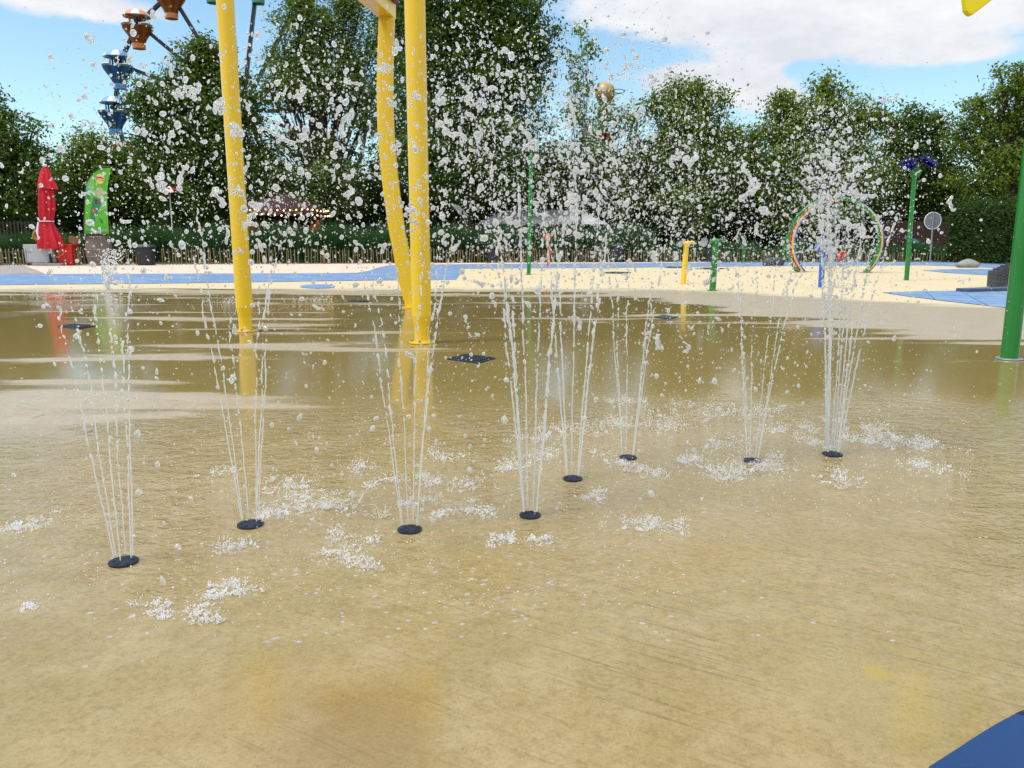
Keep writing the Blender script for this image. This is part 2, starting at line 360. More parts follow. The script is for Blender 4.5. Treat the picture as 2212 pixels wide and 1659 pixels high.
def emit(name, col, st):
    t = NT(name); e = t.N('ShaderNodeEmission'); e.inputs[0].default_value = C(*col); e.inputs[1].default_value = st; t.L(e.outputs[0], t.out.inputs[0]); return t.m

YS = G(1892, 1452); OS = G(822, 1530); CRACKS = []
for (a, b, c, d, w) in [(65, 905, 100, 893, .006), (175, 940, 232, 917, .007), (235, 960, 262, 951, .005)]:
    CRACKS.append((G(a, b), G(c, d), w))
M = {}
M['pool'] = mat_pool()
M['blue'] = mat_rubber('blue_rubber', (.17, .29, .48))
M['blue_wet'] = mat_rubber('wet_blue_rubber', (.008, .045, .15), wet=.2)
M['pink'] = plain('pink_paving', (.66, .50, .40), .8, .12, 2, bump=.2, sc=(.4, 2, 1))
M['asphalt'] = plain('grey_paving', (.30, .27, .25), .8, .15, 3, bump=.2)
M['soil'] = plain('soil_and_lawn', (.05, .055, .022), .9, .4, 1.5, bump=.3)
M['yellow'] = painted('yellow_paint', (.84, .55, .012))
M['yellow_sign'] = plain('bright_yellow_plastic', (.85, .68, .0), .3, .03, 3)
M['green'] = painted('green_paint', (.010, .19, .026))
M['maroon'] = plain('maroon_board', (.10, .012, .03), .5, .1, 3)
M['orange'] = plain('orange_red_paint', (.68, .09, .01), .3, .08, 4)
M['red'] = plain('red_paint', (.55, .015, .015), .35, .1, 4)
M['bluep'] = plain('blue_paint', (.02, .13, .55), .3, .1, 4)
M['navy'] = plain('dark_blue_plastic', (.004, .006, .12), .45, .25, 5)
M['grey'] = plain('grey_metal', (.28, .29, .30), .4, .12, 5, metal=.3)
M['lightgrey'] = plain('pale_grey_panel', (.42, .44, .47), .5, .05, 3)
M['dark'] = plain('dark_plastic', (.018, .02, .024), .5, .3, 8)
M['nozzle'] = plain('dark_blue_rubber_plate', (.012, .018, .045), .35, .6, 60, bump=.8)
M['grate'] = plain('dark_drain_grate', (.02, .025, .04), .4, .5, 30, bump=.6)
M['slate'] = plain('dark_slate_blocks', (.055, .058, .068), .7, .2, 6, bump=.3)
M['slateblue'] = plain('blue_grey_kerb', (.06, .09, .14), .7, .2, 6, bump=.3)
M['rock'] = plain('grey_moulded_rock', (.25, .25, .25), .6, .15, 4, bump=.2)
M['rockd'] = plain('dark_grey_moulded_rock', (.07, .07, .075), .6, .2, 6, bump=.3)
M['pale'] = plain('split_chestnut', (.27, .20, .095), .8, .4, 9, bump=.5, sc=(6, 6, .6))
M['barrel'] = plain('weathered_oak', (.16, .125, .105), .75, .25, 7, bump=.4, sc=(4, 4, .5))
M['hoop'] = plain('barrel_hoop', (.22, .20, .19), .5, .2, 5, metal=.5)
M['cloth'] = plain('red_parasol_cloth', (.50, .008, .022), .75, .18, 5)
M['white'] = plain('white_paint', (.75, .75, .74), .5, .05, 5)
M['steel'] = plain('dark_steel', (.035, .042, .052), .45, .25, 3, metal=.2)
M['wood'] = plain('brown_wood', (.27, .13, .055), .7, .25, 6)
M['ochre'] = plain('ochre_wood', (.34, .17, .03), .6, .25, 6)
M['bark'] = plain('bark', (.055, .045, .035), .9, .35, 4, bump=.7)
M['brick'] = plain('red_brown_boards', (.045, .020, .012), .8, .35, 3, sc=(1, 1, 8))
M['darkred'] = plain('dark_red_canvas', (.03, .004, .004), .7, .3, 3)
M['gold'] = plain('gold_globe', (.42, .27, .09), .4, .15, 3, metal=.3)
M['teal'] = plain('teal_paint', (.03, .17, .18), .5, .2, 3)
M['corr'] = plain('corrugated_sheet', (.50, .52, .54), .5, .1, 4)
M['thatch'] = plain('weathered_sheet', (.16, .17, .18), .7, .25, 4)
M['drop'] = mat_water('water', .34, .97)
M['jet'] = mat_water('jet_water', .50, .97)
M['foam'] = mat_water('white_water', .85, .98)
# ------------------------------------------------------------------ ground
def sheet(name, pts, z, mat, kind='structure', wpts=None):
    P = [G(x, y) for x, y in pts] if wpts is None else [Vector(p) for p in wpts]
    me = bpy.data.meshes.new(name); me.from_pydata([(p.x, p.y, z) for p in P], [], [tuple(range(len(P)))]); me.update()
    bm = bmesh.new(); bm.from_mesh(me); bmesh.ops.triangulate(bm, faces=bm.faces[:])
    for f in bm.faces:
        if f.normal.z < 0: f.normal_flip()
    bm.to_mesh(me); bm.free(); me.materials.append(mat)
    o = bpy.data.objects.new(name, me); COL.objects.link(o)
    if kind: o['kind'] = kind
    return o
sheet('ground', None, -.02, M['soil'], wpts=[(-700, -200, 0), (700, -200, 0), (700, 1200, 0), (-700, 1200, 0)])
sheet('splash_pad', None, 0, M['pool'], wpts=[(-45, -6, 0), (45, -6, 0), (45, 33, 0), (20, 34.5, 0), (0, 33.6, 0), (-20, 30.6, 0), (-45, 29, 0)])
tag(bpy.data.objects['splash_pad'], 'wet beige concrete splash pad floor with puddles and brushed lines')
sheet('footpath', [(-600, 575), (0, 573.5), (600, 570.5), (1100, 567.2), (1560, 566), (1560, 567.4), (1200, 569.5), (1000, 571.2), (862, 572), (836, 574), (815, 579), (798, 585), (770, 589.5), (700, 590.5), (0, 592.5), (-600, 594)], .004, M['pink'])
sheet('blue_rubber_path', [(-600, 594), (0, 592.5), (700, 590.5), (770, 589.5), (798, 585), (815, 579), (836, 574), (862, 572), (1000, 571.2), (1200, 569.5), (1560, 567.3),
       (1800, 566.5), (2000, 566), (2060, 567.2), (2178, 570.8), (2400, 577), (2400, 584), (2178, 579.5), (2060, 575.5), (2000, 573.2), (1800, 574), (1600, 575.5), (1380, 578), (1002, 580.5), (994, 592), (985, 604.5), (800, 606), (640, 608.5), (400, 612), (0, 616), (-600, 619)], .008, M['blue'])
sheet('blue_rubber_strip', [(1992, 584), (2060, 581.7), (2160, 580.8), (2400, 582), (2400, 606), (2200, 599), (2147, 595.7), (2040, 589.3)], .008, M['blue'])
sheet('blue_rubber_island', [(1904, 632.2), (1990, 629.8), (2080, 628.5), (2400, 622), (2400, 690), (2190, 667), (2120, 659.5), (2039, 650.6), (1960, 640.5)], .008, M['blue'])
sheet('blue_rubber_corner', [(2006, 1662), (2050, 1634), (2100, 1601), (2150, 1570), (2178, 1555), (2196, 1545), (2230, 1530), (2600, 1420), (2900, 1700), (2006, 1900)], .006, M['blue_wet'])
sheet('paved_corner', [(-400, 576), (0, 573.8), (52, 574), (62, 578), (80, 584), (97, 591.5), (0, 592.6), (-400, 593.3)], .009, M['asphalt'])
# ------------------------------------------------------------------ floor plates and drains
def plate(px, py, w, label, n=28, asp=1.0):
    c = G(px, py); r = w / K(c.y) / 2 / 1.0
    t = empty('nozzle_plate', c, label, 'nozzle plate', 'round dark nozzle plates in the splash pad')
    m = MB(); m.lathe([(r * .95, 0.001), (r, .004), (r, .006), (r * .96, .008), (r * .5, .0095), (.002, .0098)], 40)
    m.build('plate', M['nozzle'], t)
    for k in range(6):
        a = 2 * PI * k / 6 + .3; h = MB(); h.lathe([(r * .10, .0), (r * .13, .002), (r * .11, .003), (r * .05, .003)], 10, (r * .62 * math.cos(a), r * .62 * math.sin(a), .0085))
        h.build('spout', M['dark'], t)
    return c, r
FT = [(267, 1216, 66, 'nearest nozzle plate, bottom left, feeding widely spread thin jets'),
      (541, 1135, 60, 'nozzle plate below the reflection of the left yellow pole'),
      (885, 1146, 57, 'nozzle plate below the right yellow pole, beside the biggest splash'),
      (1145, 1115, 50, 'nozzle plate at centre with dense white jets'),
      (1237, 1036, 45, 'nozzle plate behind the central one, slightly right, five clear jets'),
      (1356, 990, 41, 'small nozzle plate with faint thin jets right of centre'),
      (1625, 997, 41, 'nozzle plate right of centre with white splashes in front of it'),
      (1798, 983, 45, 'rightmost nozzle plate with the brightest column of jets')]
FC = [plate(*f) for f in FT]
def grate(pts, label, strip=True, round_=False, matk='grate', name='drain_cover'):
    P = [G(x, y) for x, y in pts]; c = sum(P, Vector()) / len(P)
    t = empty(name, c, label, 'drain cover')
    m = MB()
    def solid(m, Q, z0, z1):
        n = len(Q); m.add([(q.x, q.y, z0) for q in Q] + [(q.x, q.y, z1) for q in Q], [tuple(range(n)), tuple(range(n, 2 * n))] + [(i, (i + 1) % n, (i + 1) % n + n, i + n) for i in range(n)])
    Q = [p - c for p in P]; solid(m, Q, .001, .012); m.build('frame', M[matk], t)
    if strip and len(Q) == 4:
        b = MB()
        for k in range(1, 7):
            u = k / 7; a0 = Q[0].lerp(Q[1], u); a1 = Q[3].lerp(Q[2], u)
            b.bar(a0.lerp(a1, .06) + Vector((0, 0, .016)), a0.lerp(a1, .94) + Vector((0, 0, .016)), .02, .008)
        b.build('bars', M['dark'], t)
grate([(965, 777), (1005, 767.5), (1070, 775.5), (1033, 786)], 'dark diamond-shaped drain grate in the puddle right of the yellow poles')
grate([(124, 706.5), (160, 701.5), (206, 705.5), (170, 712)], 'dark diamond-shaped drain grate at far left in rippled water')
def ellipse(px, py, rx, ry, n=20): return [(px + rx * math.cos(2 * PI * k / n), py + ry * math.sin(2 * PI * k / n)) for k in range(n)]
grate(ellipse(686, 619.5, 38, 4.5), 'flat round blue cover at the edge of the puddle between the yellow poles', matk='blue')
grate([(750, 650.5), (770, 648), (800, 651), (775, 653.5)], 'small dark drain cover between the yellow poles, beyond the first grate', False)
grate([(1415, 686), (1432, 681.5), (1462, 686.5), (1442, 690.5)], 'small blue-black drain cover in the water left of the yellow water cannon', False)
grate(ellipse(1332, 589.5, 32, 1.9), 'long thin dark cover on dry cream paving right of the tall green pole', matk='grate')
grate(ellipse(1457, 577.8, 22, 1.5), 'tiny dark blue cover on dry paving behind the yellow water cannon', matk='grate')
grate([(1500, 581), (1520, 578.5), (1570, 580), (1550, 582.5)], 'small dark cover behind the green water cannon', False)
# ------------------------------------------------------------------ big yellow play poles
def yellow_pole(px, py, w, lean, label, ztop):
    b = G(px, py); k = K(b.y, 0); r = w / k / 2
    t = empty('yellow_pole', b, label, 'pole', 'tall yellow poles of the play structure')
    m = MB(); top = Vector((lean * ztop, 0, ztop))
    zc = .26
    m.tube([Vector((0, 0, zc)), Vector((0, 0, zc)) + (top * .5), top], r, 32); m.build('pole', M['yellow'], t)
    m = MB(); m.lathe([(r * .80, .012), (r * .80, zc - .10), (r * .84, zc - .075), (r * .985, zc + .0), (r * .985, zc + .02)], 32); m.build('collar', M['yellow'], t)
    m = MB(); m.lathe([(r * 1.32, .001), (r * 1.36, .006), (r * 1.34, .018), (r * .82, .022)], 36); m.build('base_flange', M['yellow'], t)
    for q in range(6):
        a = 2 * PI * q / 6 + .4; mm = MB(); mm.lathe([(.014, 0), (.014, .016), (.009, .02)], 6, (r * 1.12 * math.cos(a), r * 1.12 * math.sin(a), .02)); mm.build('bolt', M['grey'], t)
    return t
yellow_pole(531, 716, 35, -.004, 'left tall yellow pole standing alone in the puddle', 4.8)
yellow_pole(912, 741, 42, -.002, 'right tall yellow pole, the one beside the bent yellow beam', 4.8)
# bent flat beam and bracket
base3 = G(893, 664); Y3 = base3.y
t3 = empty('bent_beam', base3, 'bent flat yellow beam with a bracket and maroon board, behind the right yellow pole', 'beam')
pts = [(893, 664), (886, 640), (879, 612), (873, 585), (866, 540), (858, 500), (848, 430), (840, 360), (834, 288), (832, 215), (832, 150), (834, 90), (835.5, 38)]
wid = [30, 31, 32, 33, 34, 34.5, 35, 35, 35, 34.5, 34, 33.5, 33]
m = MB(); vs = []
for (x, y), w in zip(pts, wid):
    p = A(x, y, Y3) - base3
    if y > 660: p.z = 0.0
    hw = w / K(Y3, p.z + 0.0) / 2
    for dx, dy in ((-hw, -.04), (-hw * .62, -.06), (hw * .62, -.06), (hw, -.04), (hw, .05), (-hw, .05)): vs.append(p + Vector((dx, dy, 0)))
n = 6; fs = [(i * n + k, i * n + (k + 1) % n, (i + 1) * n + (k + 1) % n, (i + 1) * n + k) for i in range(len(pts) - 1) for k in range(n)]
fs += [tuple(range(n)), tuple(range((len(pts) - 1) * n, len(pts) * n))]
m.add(vs, fs); m.build('beam', M['yellow'], t3)
top3 = A(835.5, 38, Y3) - base3; dd = Vector((.157, .988, 0)).normalized(); side = Vector((.988, -.157, 0))
hw3 = 33 / K(Y3, 3) / 2
m = MB(); s0 = top3 + Vector((0, .05, .095)); m.bar(s0 + dd * .06, s0 - dd * 3.0, hw3 * 2 + .004, .19); m.build('bracket', M['yellow'], t3, bevel=.006)
m = MB(); s1 = top3 + Vector((0, .05, .19 + .18)) + side * .035; m.bar(s1 + dd * .02, s1 - dd * 3.1, hw3 * 2 + .05, .36 - .004); m.build('maroon_board', M['maroon'], t3, bevel=.004)
m = MB(); m.lathe([(hw3 * 1.6, .001), (hw3 * 1.6, .015), (hw3 * .6, .018)], 28); m.build('base_plate', M['yellow'], t3)
# ------------------------------------------------------------------ right green pole with yellow leaf
bg_ = G(2180, 776); rg_ = 35 / K(bg_.y, 0) / 2
t = empty('green_pole', bg_, 'thick green pole at the right edge with a yellow leaf hanging overhead', 'pole')
m = MB(); m.tube([(0, 0, .0), (.0, 0, 1.7), (.03, 0, 3.7)], rg_, 32); m.build('pole', M['green'], t)
m = MB(); m.lathe([(rg_ * 1.5, .001), (rg_ * 1.55, .005), (rg_ * 1.5, .012), (rg_, .014)], 32); m.build('base_flange', M['grey'], t)
m = MB(); m.tube([(.03, 0, 3.6), (-.15, -.05, 3.75), (-.42, -.1, 3.62), (-.45, -.12, 3.3)], .035, 14); m.build('arm', M['green'], t)
Yl = bg_.y - .1
lf = [(2083, 25), (2090, 33), (2096, 35), (2110, 24), (2140, 1), (2170, -40), (2190, -110), (2170, -190), (2130, -215), (2095, -180), (2080, -110), (2078, -50), (2080, 0)]
m = MB(); m.prism([((A(x, y, Yl) - bg_).x, (A(x, y, Yl) - bg_).z) for x, y in lf], -.13, -.07); m.build('leaf', M['yellow_sign'], t, smooth=False, bevel=.008)
# ------------------------------------------------------------------ smaller spray features
def post_pts(b, px, py):
    top = A(px, py, b.y) - b; return Vector((0, 0, 0)), top
def dish(m, c, r, ax):
    ax = Vector(ax).normalized(); R = ax.to_track_quat('Z', 'Y').to_matrix()
    m.lathe([(r * .25, -r * .5), (r * .6, -r * .42), (r * .95, -r * .1), (r, 0), (r * .96, .04 * r), (r * .5, -r * .1), (.001, -r * .15)], 20, c, R=R)
# tall thin green pole
b = G(1142, 593.5); t = empty('spray_pole', b, 'tall slim green spray pole left of the orange sprayer', 'spray pole')
_, tp = post_pts(b, 1147.5, 340); r = 8.6 / K(b.y) / 2
m = MB(); m.tube([(0, 0, 0), tp * .5, tp], r, 18); m.build('pole', M['green'], t)
m = MB(); m.tube([tp, tp + Vector((.0, 0, .03)), tp + Vector((0, 0, .09))], [r * 1.25, r * 1.25, r * .5], 14); m.build('spray_head', M['green'], t)
m = MB(); m.lathe([(r * 1.9, .001), (r * 1.9, .012), (r, .014)], 20); m.build('base_flange', M['green'], t)
# orange
b = G(1184, 574.5); t = empty('water_cannon', b, 'short orange-red water cannon with a curved post', 'water cannon'); k = K(b.y)
m = MB(); m.tube([(0, 0, 0), A(1186, 555, b.y) - b, A(1186, 538, b.y) - b, A(1182, 524, b.y) - b, A(1182, 512, b.y) - b], 3.4 / k, 14); m.build('post', M['orange'], t)
m = MB(); h = A(1183, 511, b.y) - b; m.tube([h + Vector((-8 / k, 0, .02)), h + Vector((9 / k, 0, .0))], 3.6 / k, 14); m.tube([h + Vector((-8 / k, -.05, .05)), h + Vector((-3 / k, 0, -.02))], 4.4 / k, 12); m.build('barrel', M['orange'], t)
m = MB(); m.tube([h + Vector((1 / k, 0, 0)), h + Vector((2 / k, 0, 7 / k))], 1.6 / k, 10); m.build('handle', M['orange'], t)
def cannon(px, py, topx, topy, w, key, label, barL, barR, dishr, dx):
    b = G(px, py); k = K(b.y); t = empty('water_cannon', b, label, 'water cannon')
    tp = A(topx, topy, b.y) - b
    m = MB(); m.tube([(0, 0, 0), tp * .5, tp], w / k / 2, 22); m.build('post', M[key], t)
    m = MB(); m.tube([tp * .90, tp * .915], w / k / 2 * 1.1, 20); m.build('joint_collar', M[key], t)
    m = MB(); m.tube([tp + Vector((-barL / k, 0, .012)), tp + Vector((barR / k, 0, .012))], w / k * .26, 14)
    m.tube([tp + Vector((-barL / k, -.02, -.01)), tp + Vector((w / k * .3, 0, -.01))], [w / k * .3, w / k * .5], 16); m.build('barrel', M[key], t)
    m = MB(); c = tp + Vector((-dx / k, -.04, -.02)); dish(m, c, dishr / k, (-.55, -.5, .1)); m.build('dish', M['grey'], t)
    m = MB(); m.lathe([(w / k * .85, .001), (w / k * .85, .01), (w / k * .5, .012)], 20); m.build('base_flange', M[key], t)
    return t
cannon(1476, 613, 1483, 525, 11.5, 'yellow', 'yellow water cannon on a slim post at the edge of the puddle', 8, 17, 7, 14)
cannon(1539, 628, 1546, 521, 14, 'green', 'green water cannon with a grey dish, right of the yellow one', 13, 20, 10, 26)
# blue sprayer
b = G(1773, 621); k = K(b.y); t = empty('spray_post', b, 'blue spray post with a round hooded head in front of the hoops', 'spray post')
tp = A(1778, 540, b.y) - b
m = MB(); m.tube([(0, 0, 0), tp * .6, tp], [6 / k, 6 / k, 7 / k], 20); m.build('post', M['bluep'], t)
m = MB(); m.lathe([(6.5 / k, -10 / k), (13 / k, -4 / k), (16 / k, 4 / k), (15.5 / k, 12 / k), (12 / k, 20 / k), (6 / k, 25 / k), (.005, 26 / k)], 26, tp); m.build('head', M['bluep'], t)
m = MB(); m.tube([tp + Vector((math.cos(a) * 17 / k, math.sin(a) * 17 / k, 5 / k)) for a in [2 * PI * i / 24 for i in range(25)]], 2.4 / k, 10, False); m.build('head_rim', M['bluep'], t)
# red funnel
b = G(1815, 576); k = K(b.y); t = empty('funnel_post', b, 'small red funnel on a short grey post seen through the hoops', 'funnel')
m = MB(); m.tube([(0, 0, 0), (0, 0, 14 / k)], 2.6 / k, 12); m.build('post', M['grey'], t)
m = MB(); m.lathe([(3 / k, 12 / k), (4 / k, 18 / k), (10 / k, 26 / k), (13 / k, 29 / k), (13 / k, 33 / k), (11 / k, 33 / k), (3 / k, 20 / k)], 24); m.build('funnel', M['red'], t)
# small green poles behind
for (px, py, ty, w, lab) in [(1607, 567, 515, 5.5, 'short thin green pole standing behind the water cannons'), (1692, 566, 517, 7, 'short green pole just left of the coloured hoops')]:
    b = G(px, py); k = K(b.y); t = empty('spray_pole', b, lab, 'spray pole'); tp = A(px + 2, ty, b.y) - b
    m = MB(); m.tube([(0, 0, 0), tp * .5, tp], w / k / 2, 14); m.build('pole', M['green'], t)
    m = MB(); m.tube([tp, tp + Vector((0, 0, .05)), tp + Vector((0, 0, .11))], [w / k * .7, w / k * .7, w / k * .2], 14); m.build('spray_head', M['green'], t)
# coloured hoops
hb = G(1795, 589); k = K(hb.y); Rr = 94 / k; cz = 65 / k
t = empty('hoop_tunnel', hb, 'walk-through tunnel of four big hoops, green, red, yellow and blue', 'water hoops')
ax = Vector((.60, .80, 0)).normalized(); sd = Vector((.985, -.17, 0)).normalized()
for i, (key, rr) in enumerate([('green', 3.7), ('red', 2.7), ('yellow', 2.6), ('bluep', 2.2)]):
    off = ax * (i * .19); a0 = math.asin(min(1, cz / Rr)); R_ = Rr * (1 if i == 0 else .985)
    ps = [sd * (R_ * math.cos(a)) + Vector((0, 0, cz + R_ * math.sin(a))) + off for a in [-a0 + (PI + 2 * a0) * j / 72 for j in range(73)]]
    m = MB(); m.tube(ps, rr / k, 14); o = m.build('hoop', M[key], t)
    o['label'] = {'green': 'front green hoop', 'red': 'red hoop', 'yellow': 'yellow hoop', 'bluep': 'rear blue hoop'}[key]
    for s_ in (-1, 1):
        m = MB(); p = ps[0] if s_ > 0 else ps[-1]; m.lathe([(.13, .001), (.13, .012), (.05, .014)], 18, (p.x, p.y, 0)); m.build('foot_plate', M['grey'], t)
# flower sprayer
b = G(1958, 605.5); k = K(b.y); t = empty('flower_sprayer', b, 'green pole topped by two dark blue spiky flowers', 'flower sprayer')
tp = A(1974, 388, b.y) - b
m = MB(); m.tube([(0, 0, 0), tp * .35, tp], [5 / k, 4.9 / k, 4.7 / k], 18); m.build('stem', M['green'], t)
hd = A(1976, 372, b.y) - b; m = MB(); Rt = 9 / k
m.tube([hd + Vector((math.cos(a) * Rt, -.03, math.sin(a) * Rt)) for a in [2 * PI * i / 24 for i in range(25)]], 3.0 / k, 12, False)
m.tube([hd + Vector((0, 0, -16 / k)), hd + Vector((0, .03, 14 / k))], [5 / k, 6 / k], 14); m.build('hub_ring', M['green'], t)
for (fx, fy, rr, tilt) in [(1963, 358, 20, (-.5, -.55, .5)), (2003, 354, 22, (.35, -.5, .75))]:
    c = A(fx, fy, b.y) - b; R = Vector(tilt).normalized().to_track_quat('Z', 'Y').to_matrix(); m = MB()
    for lay in range(2):
        for q in range(18):
            a = 2 * PI * (q + lay * .5) / 18; L_ = rr / k * (1.0 - .18 * lay + random.uniform(-.08, .1)); d = Vector((math.cos(a), math.sin(a), 0)); s_ = Vector((-math.sin(a), math.cos(a), 0))
            z = .02 + .05 * lay; w = L_ * .15
            v = [d * L_ * .12 + Vector((0, 0, 0)), d * L_ * .6 + s_ * w + Vector((0, 0, z)), d * L_ + Vector((0, 0, z * 2.2)), d * L_ * .6 - s_ * w + Vector((0, 0, z)), d * L_ * .6 + Vector((0, 0, z + .02))]
            v2 = [p_ + Vector((0, 0, -.015)) for p_ in v]
            m.add([c + R @ p_ for p_ in v] + [c + R @ p_ for p_ in v2], [(0, 4, 1), (1, 4, 2), (2, 4, 3), (3, 4, 0), (5, 6, 9), (6, 7, 9), (7, 8, 9), (8, 5, 9), (0, 1, 6, 5), (1, 2, 7, 6), (2, 3, 8, 7), (3, 0, 5, 8)])
    m.ball(c + R @ Vector((0, 0, .02)), rr / k * .25, 14, 8); m.build('flower', M['navy'], t, smooth=False)
for sx, L_ in ((-1, 12), (1, 22)):
    c = A(1965, 517, b.y) - b; m = MB(); pr = [(0, 0), (L_ * .25 / k, 5 / k), (L_ * .7 / k, 5 / k), (L_ / k, 0), (L_ * .7 / k, -2 / k), (L_ * .25 / k, -4 / k)]
    m.prism([(sx * x, z - (x * .35 if sx > 0 else -x * .3)) for x, z in pr], -.012, .012, c=c); m.build('leaf', M['teal'], t, smooth=False, bevel=.004)
m = MB(); m.tube([A(1963.5, 524, b.y) - b, A(1963.7, 521.5, b.y) - b], 5.6 / k, 18); m.build('joint_collar', M['green'], t)
# round sign seen from behind
b = G(2009, 566); k = K(b.y); t = empty('round_sign', b, 'round road sign seen from behind on a grey post', 'sign'); tp = A(2017, 458, b.y) - b
m = MB(); m.tube([(0, 0, 0), tp], 1.9 / k, 12); m.build('post', M['grey'], t)
m = MB(); c = A(2016, 477, b.y) - b; m.lathe([(18 / k, -.012), (18.4 / k, 0), (18 / k, .012)], 36, c + Vector((0, .05, 0)), R=Matrix.Rotation(PI / 2, 3, 'X')); m.build('disc', M['grey'], t)
m = MB(); m.tube([c + Vector((math.cos(a) * 18 / k, .04, math.sin(a) * 18 / k)) for a in [2 * PI * i / 32 for i in range(33)]], .9 / k, 8, False); m.build('disc_rim', M['white'], t)
# rocks
def rock(px0, px1, py, h, prof, mat, label, seed=1, stripes=False):
    b = G((px0 + px1) / 2, py); k = K(b.y); W_ = (px1 - px0) / k / 2; H = h / k; m = MB(); n = 28
    rr = random.Random(seed); vs = []
    for i, (rad, z) in enumerate(prof):
        for q in range(n):
            a = 2 * PI * q / n; f = 1 + .04 * math.sin(3 * a + seed) + .03 * math.sin(5 * a + i); g = 1 - (.045 if stripes and q % 4 == 0 else 0)
            vs.append((W_ * rad * f * g * math.cos(a) + H * .1 * z, W_ * .6 * rad * f * g * math.sin(a), H * z))
    L_ = len(prof); fs = [(i * n + q, i * n + (q + 1) % n, (i + 1) * n + (q + 1) % n, (i + 1) * n + q) for i in range(L_ - 1) for q in range(n)] + [tuple(range(n)), tuple(range((L_ - 1) * n, L_ * n))]
    m.add(vs, fs); o = m.build('rock', M[mat], None, loc=b); tag(o, label, 'rock', 'moulded rocks on the splash pad'); return o
rock(2063, 2114, 578, 19, [(.80, 0), (.96, .16), (1, .36), (.9, .55), (.62, .74), (.38, .88), (.14, .98), (.02, 1)], 'rock', 'smooth pale grey pointed rock on the blue strip at right', 2)
rock(1647, 1694, 574, 18, [(.82, 0), (.95, .1), (1.0, .4), (.98, .7), (.86, .9), (.6, .98), (.1, 1)], 'rockd', 'dark grey rounded ribbed boulder left of the hoops', 5, True)
# kerb and stepped block wall at right
c0 = G(2088, 632); c1 = G(2190, 629); k = K(c0.y)
t = empty('low_kerb', c0, 'low blue-grey kerb along the far edge of the blue island', 'kerb')
m = MB(); m.bar(Vector((0, .15, 4.0 / k)), (c1 - c0) * 1.9 + Vector((0, .15, 4.0 / k)), .3, 8.0 / k); m.build('kerb', M['slateblue'], t, bevel=.012)
b = G(2150, 621); k = K(b.y); t = empty('stepped_wall', b, 'dark slate block wall with a stepped top behind the green pole', 'wall')
m = MB()
for i, (x0, x1, h) in enumerate([(0, 10, 36), (10, 19, 41), (19, 26, 44), (26, 36, 48), (36, 70, 52)]):
    x0 /= k; x1 /= k; h /= k; rows = int(h / .075)
    for r_ in range(rows):
        z0 = r_ * h / rows; m.box(((x0 + x1) / 2, .16 + .004 * ((r_ * 7 + i * 3) % 3), z0 + h / rows / 2), (x1 - x0 - .004, .32, h / rows - .003))
m.build('blocks', M['slate'], t, smooth=False, bevel=.004)
# ------------------------------------------------------------------ left kiosk group
def gx(px, py, dY=0): p = G(px, py); return p
# red closed parasol
b = G(111, 574); k = K(b.y); t = empty('closed_parasol', b, 'closed red parasol tied with a white strap, standing behind the bins', 'parasol')
m = MB(); m.tube([(0, 0, 0), A(108, 490, b.y) - b, A(97, 357, b.y) - b], 2.0 / k, 12); m.build('pole', M['white'], t)
m = MB(); m.tube([(0, 0, .0), (0, 0, 27 / k)], 3.2 / k, 14); m.build('pole_holder', M['dark'], t)
m = MB(); m.box((-2 / k + .0, .0, 3 / k), (64 / k, .5, 5.5 / k)); m.build('base_slab', M['rock'], t, bevel=.01)
def folds(m, rows, nf, depth, seed):
    n = nf * 6; vs = []
    for (cx, py, r) in rows:
        c = A(cx, py, b.y) - b
        for q in range(n):
            a = 2 * PI * q / n; f = 1 + depth * math.cos(nf * a + .4 * math.sin(2 * a + seed)) + depth * .5 * math.sin(3 * a + py * .02)
            vs.append(c + Vector((math.cos(a) * r / k * f, math.sin(a) * r / k * f * .8, 0.012 * math.sin(nf * a))))
    L_ = len(rows); m.add(vs, [(i * n + q, i * n + (q + 1) % n, (i + 1) * n + (q + 1) % n, (i + 1) * n + q) for i in range(L_ - 1) for q in range(n)] + [tuple(range(n)), tuple(range((L_ - 1) * n, L_ * n))])
m = MB(); folds(m, [(97, 359, 3), (97, 368, 8), (99, 385, 13), (102, 400, 17), (104, 408, 19), (104, 409, 15)], 7, .14, 1); m.build('vent_flap', M['cloth'], t)
m = MB(); folds(m, [(99, 395, 12), (100, 420, 14.5), (102, 450, 16), (101, 474, 14), (101, 478, 12.5), (102, 484, 14), (106, 505, 20), (111, 530, 26.5), (111, 549 - 12, 25)], 8, .15, 2)
m.build('canopy', M['cloth'], t)
m = MB(); c = A(101, 478, b.y) - b; m.tube([c + Vector((math.cos(a) * 14.5 / k, math.sin(a) * 12.5 / k, 0)) for a in [2 * PI * i / 20 for i in range(21)]], 1.0 / k, 8, False)
m.tube([A(93, 480, b.y) - b + Vector((0, -.3, 0)), A(92, 498, b.y) - b + Vector((0, -.35, 0)), A(96, 518, b.y) - b + Vector((0, -.4, 0))], [1.6 / k, 2.2 / k, .8 / k], 8); m.build('strap', M['white'], t)
m = MB(); m.ball(A(97, 357.5, b.y) - b, (4 / k, 4 / k, 3 / k)); m.build('finial', M['white'], t)
# grey cabinet
b = G(75, 574.5); k = K(b.y); t = empty('cabinet', b + Vector((0, .35, 0)), 'pale grey cabinet behind the red parasol at far left', 'cabinet')
m = MB(); m.prism([(-34 / k, 46 / k), (30 / k, 46 / k), (34 / k, 7 / k), (-31 / k, 6 / k)], .0, .5); m.build('panel', M['lightgrey'], t, smooth=False, bevel=.015)
m = MB(); m.box((-3 / k, .28, 3 / k), (56 / k, .4, 5.5 / k)); m.build('plinth', M['dark'], t)
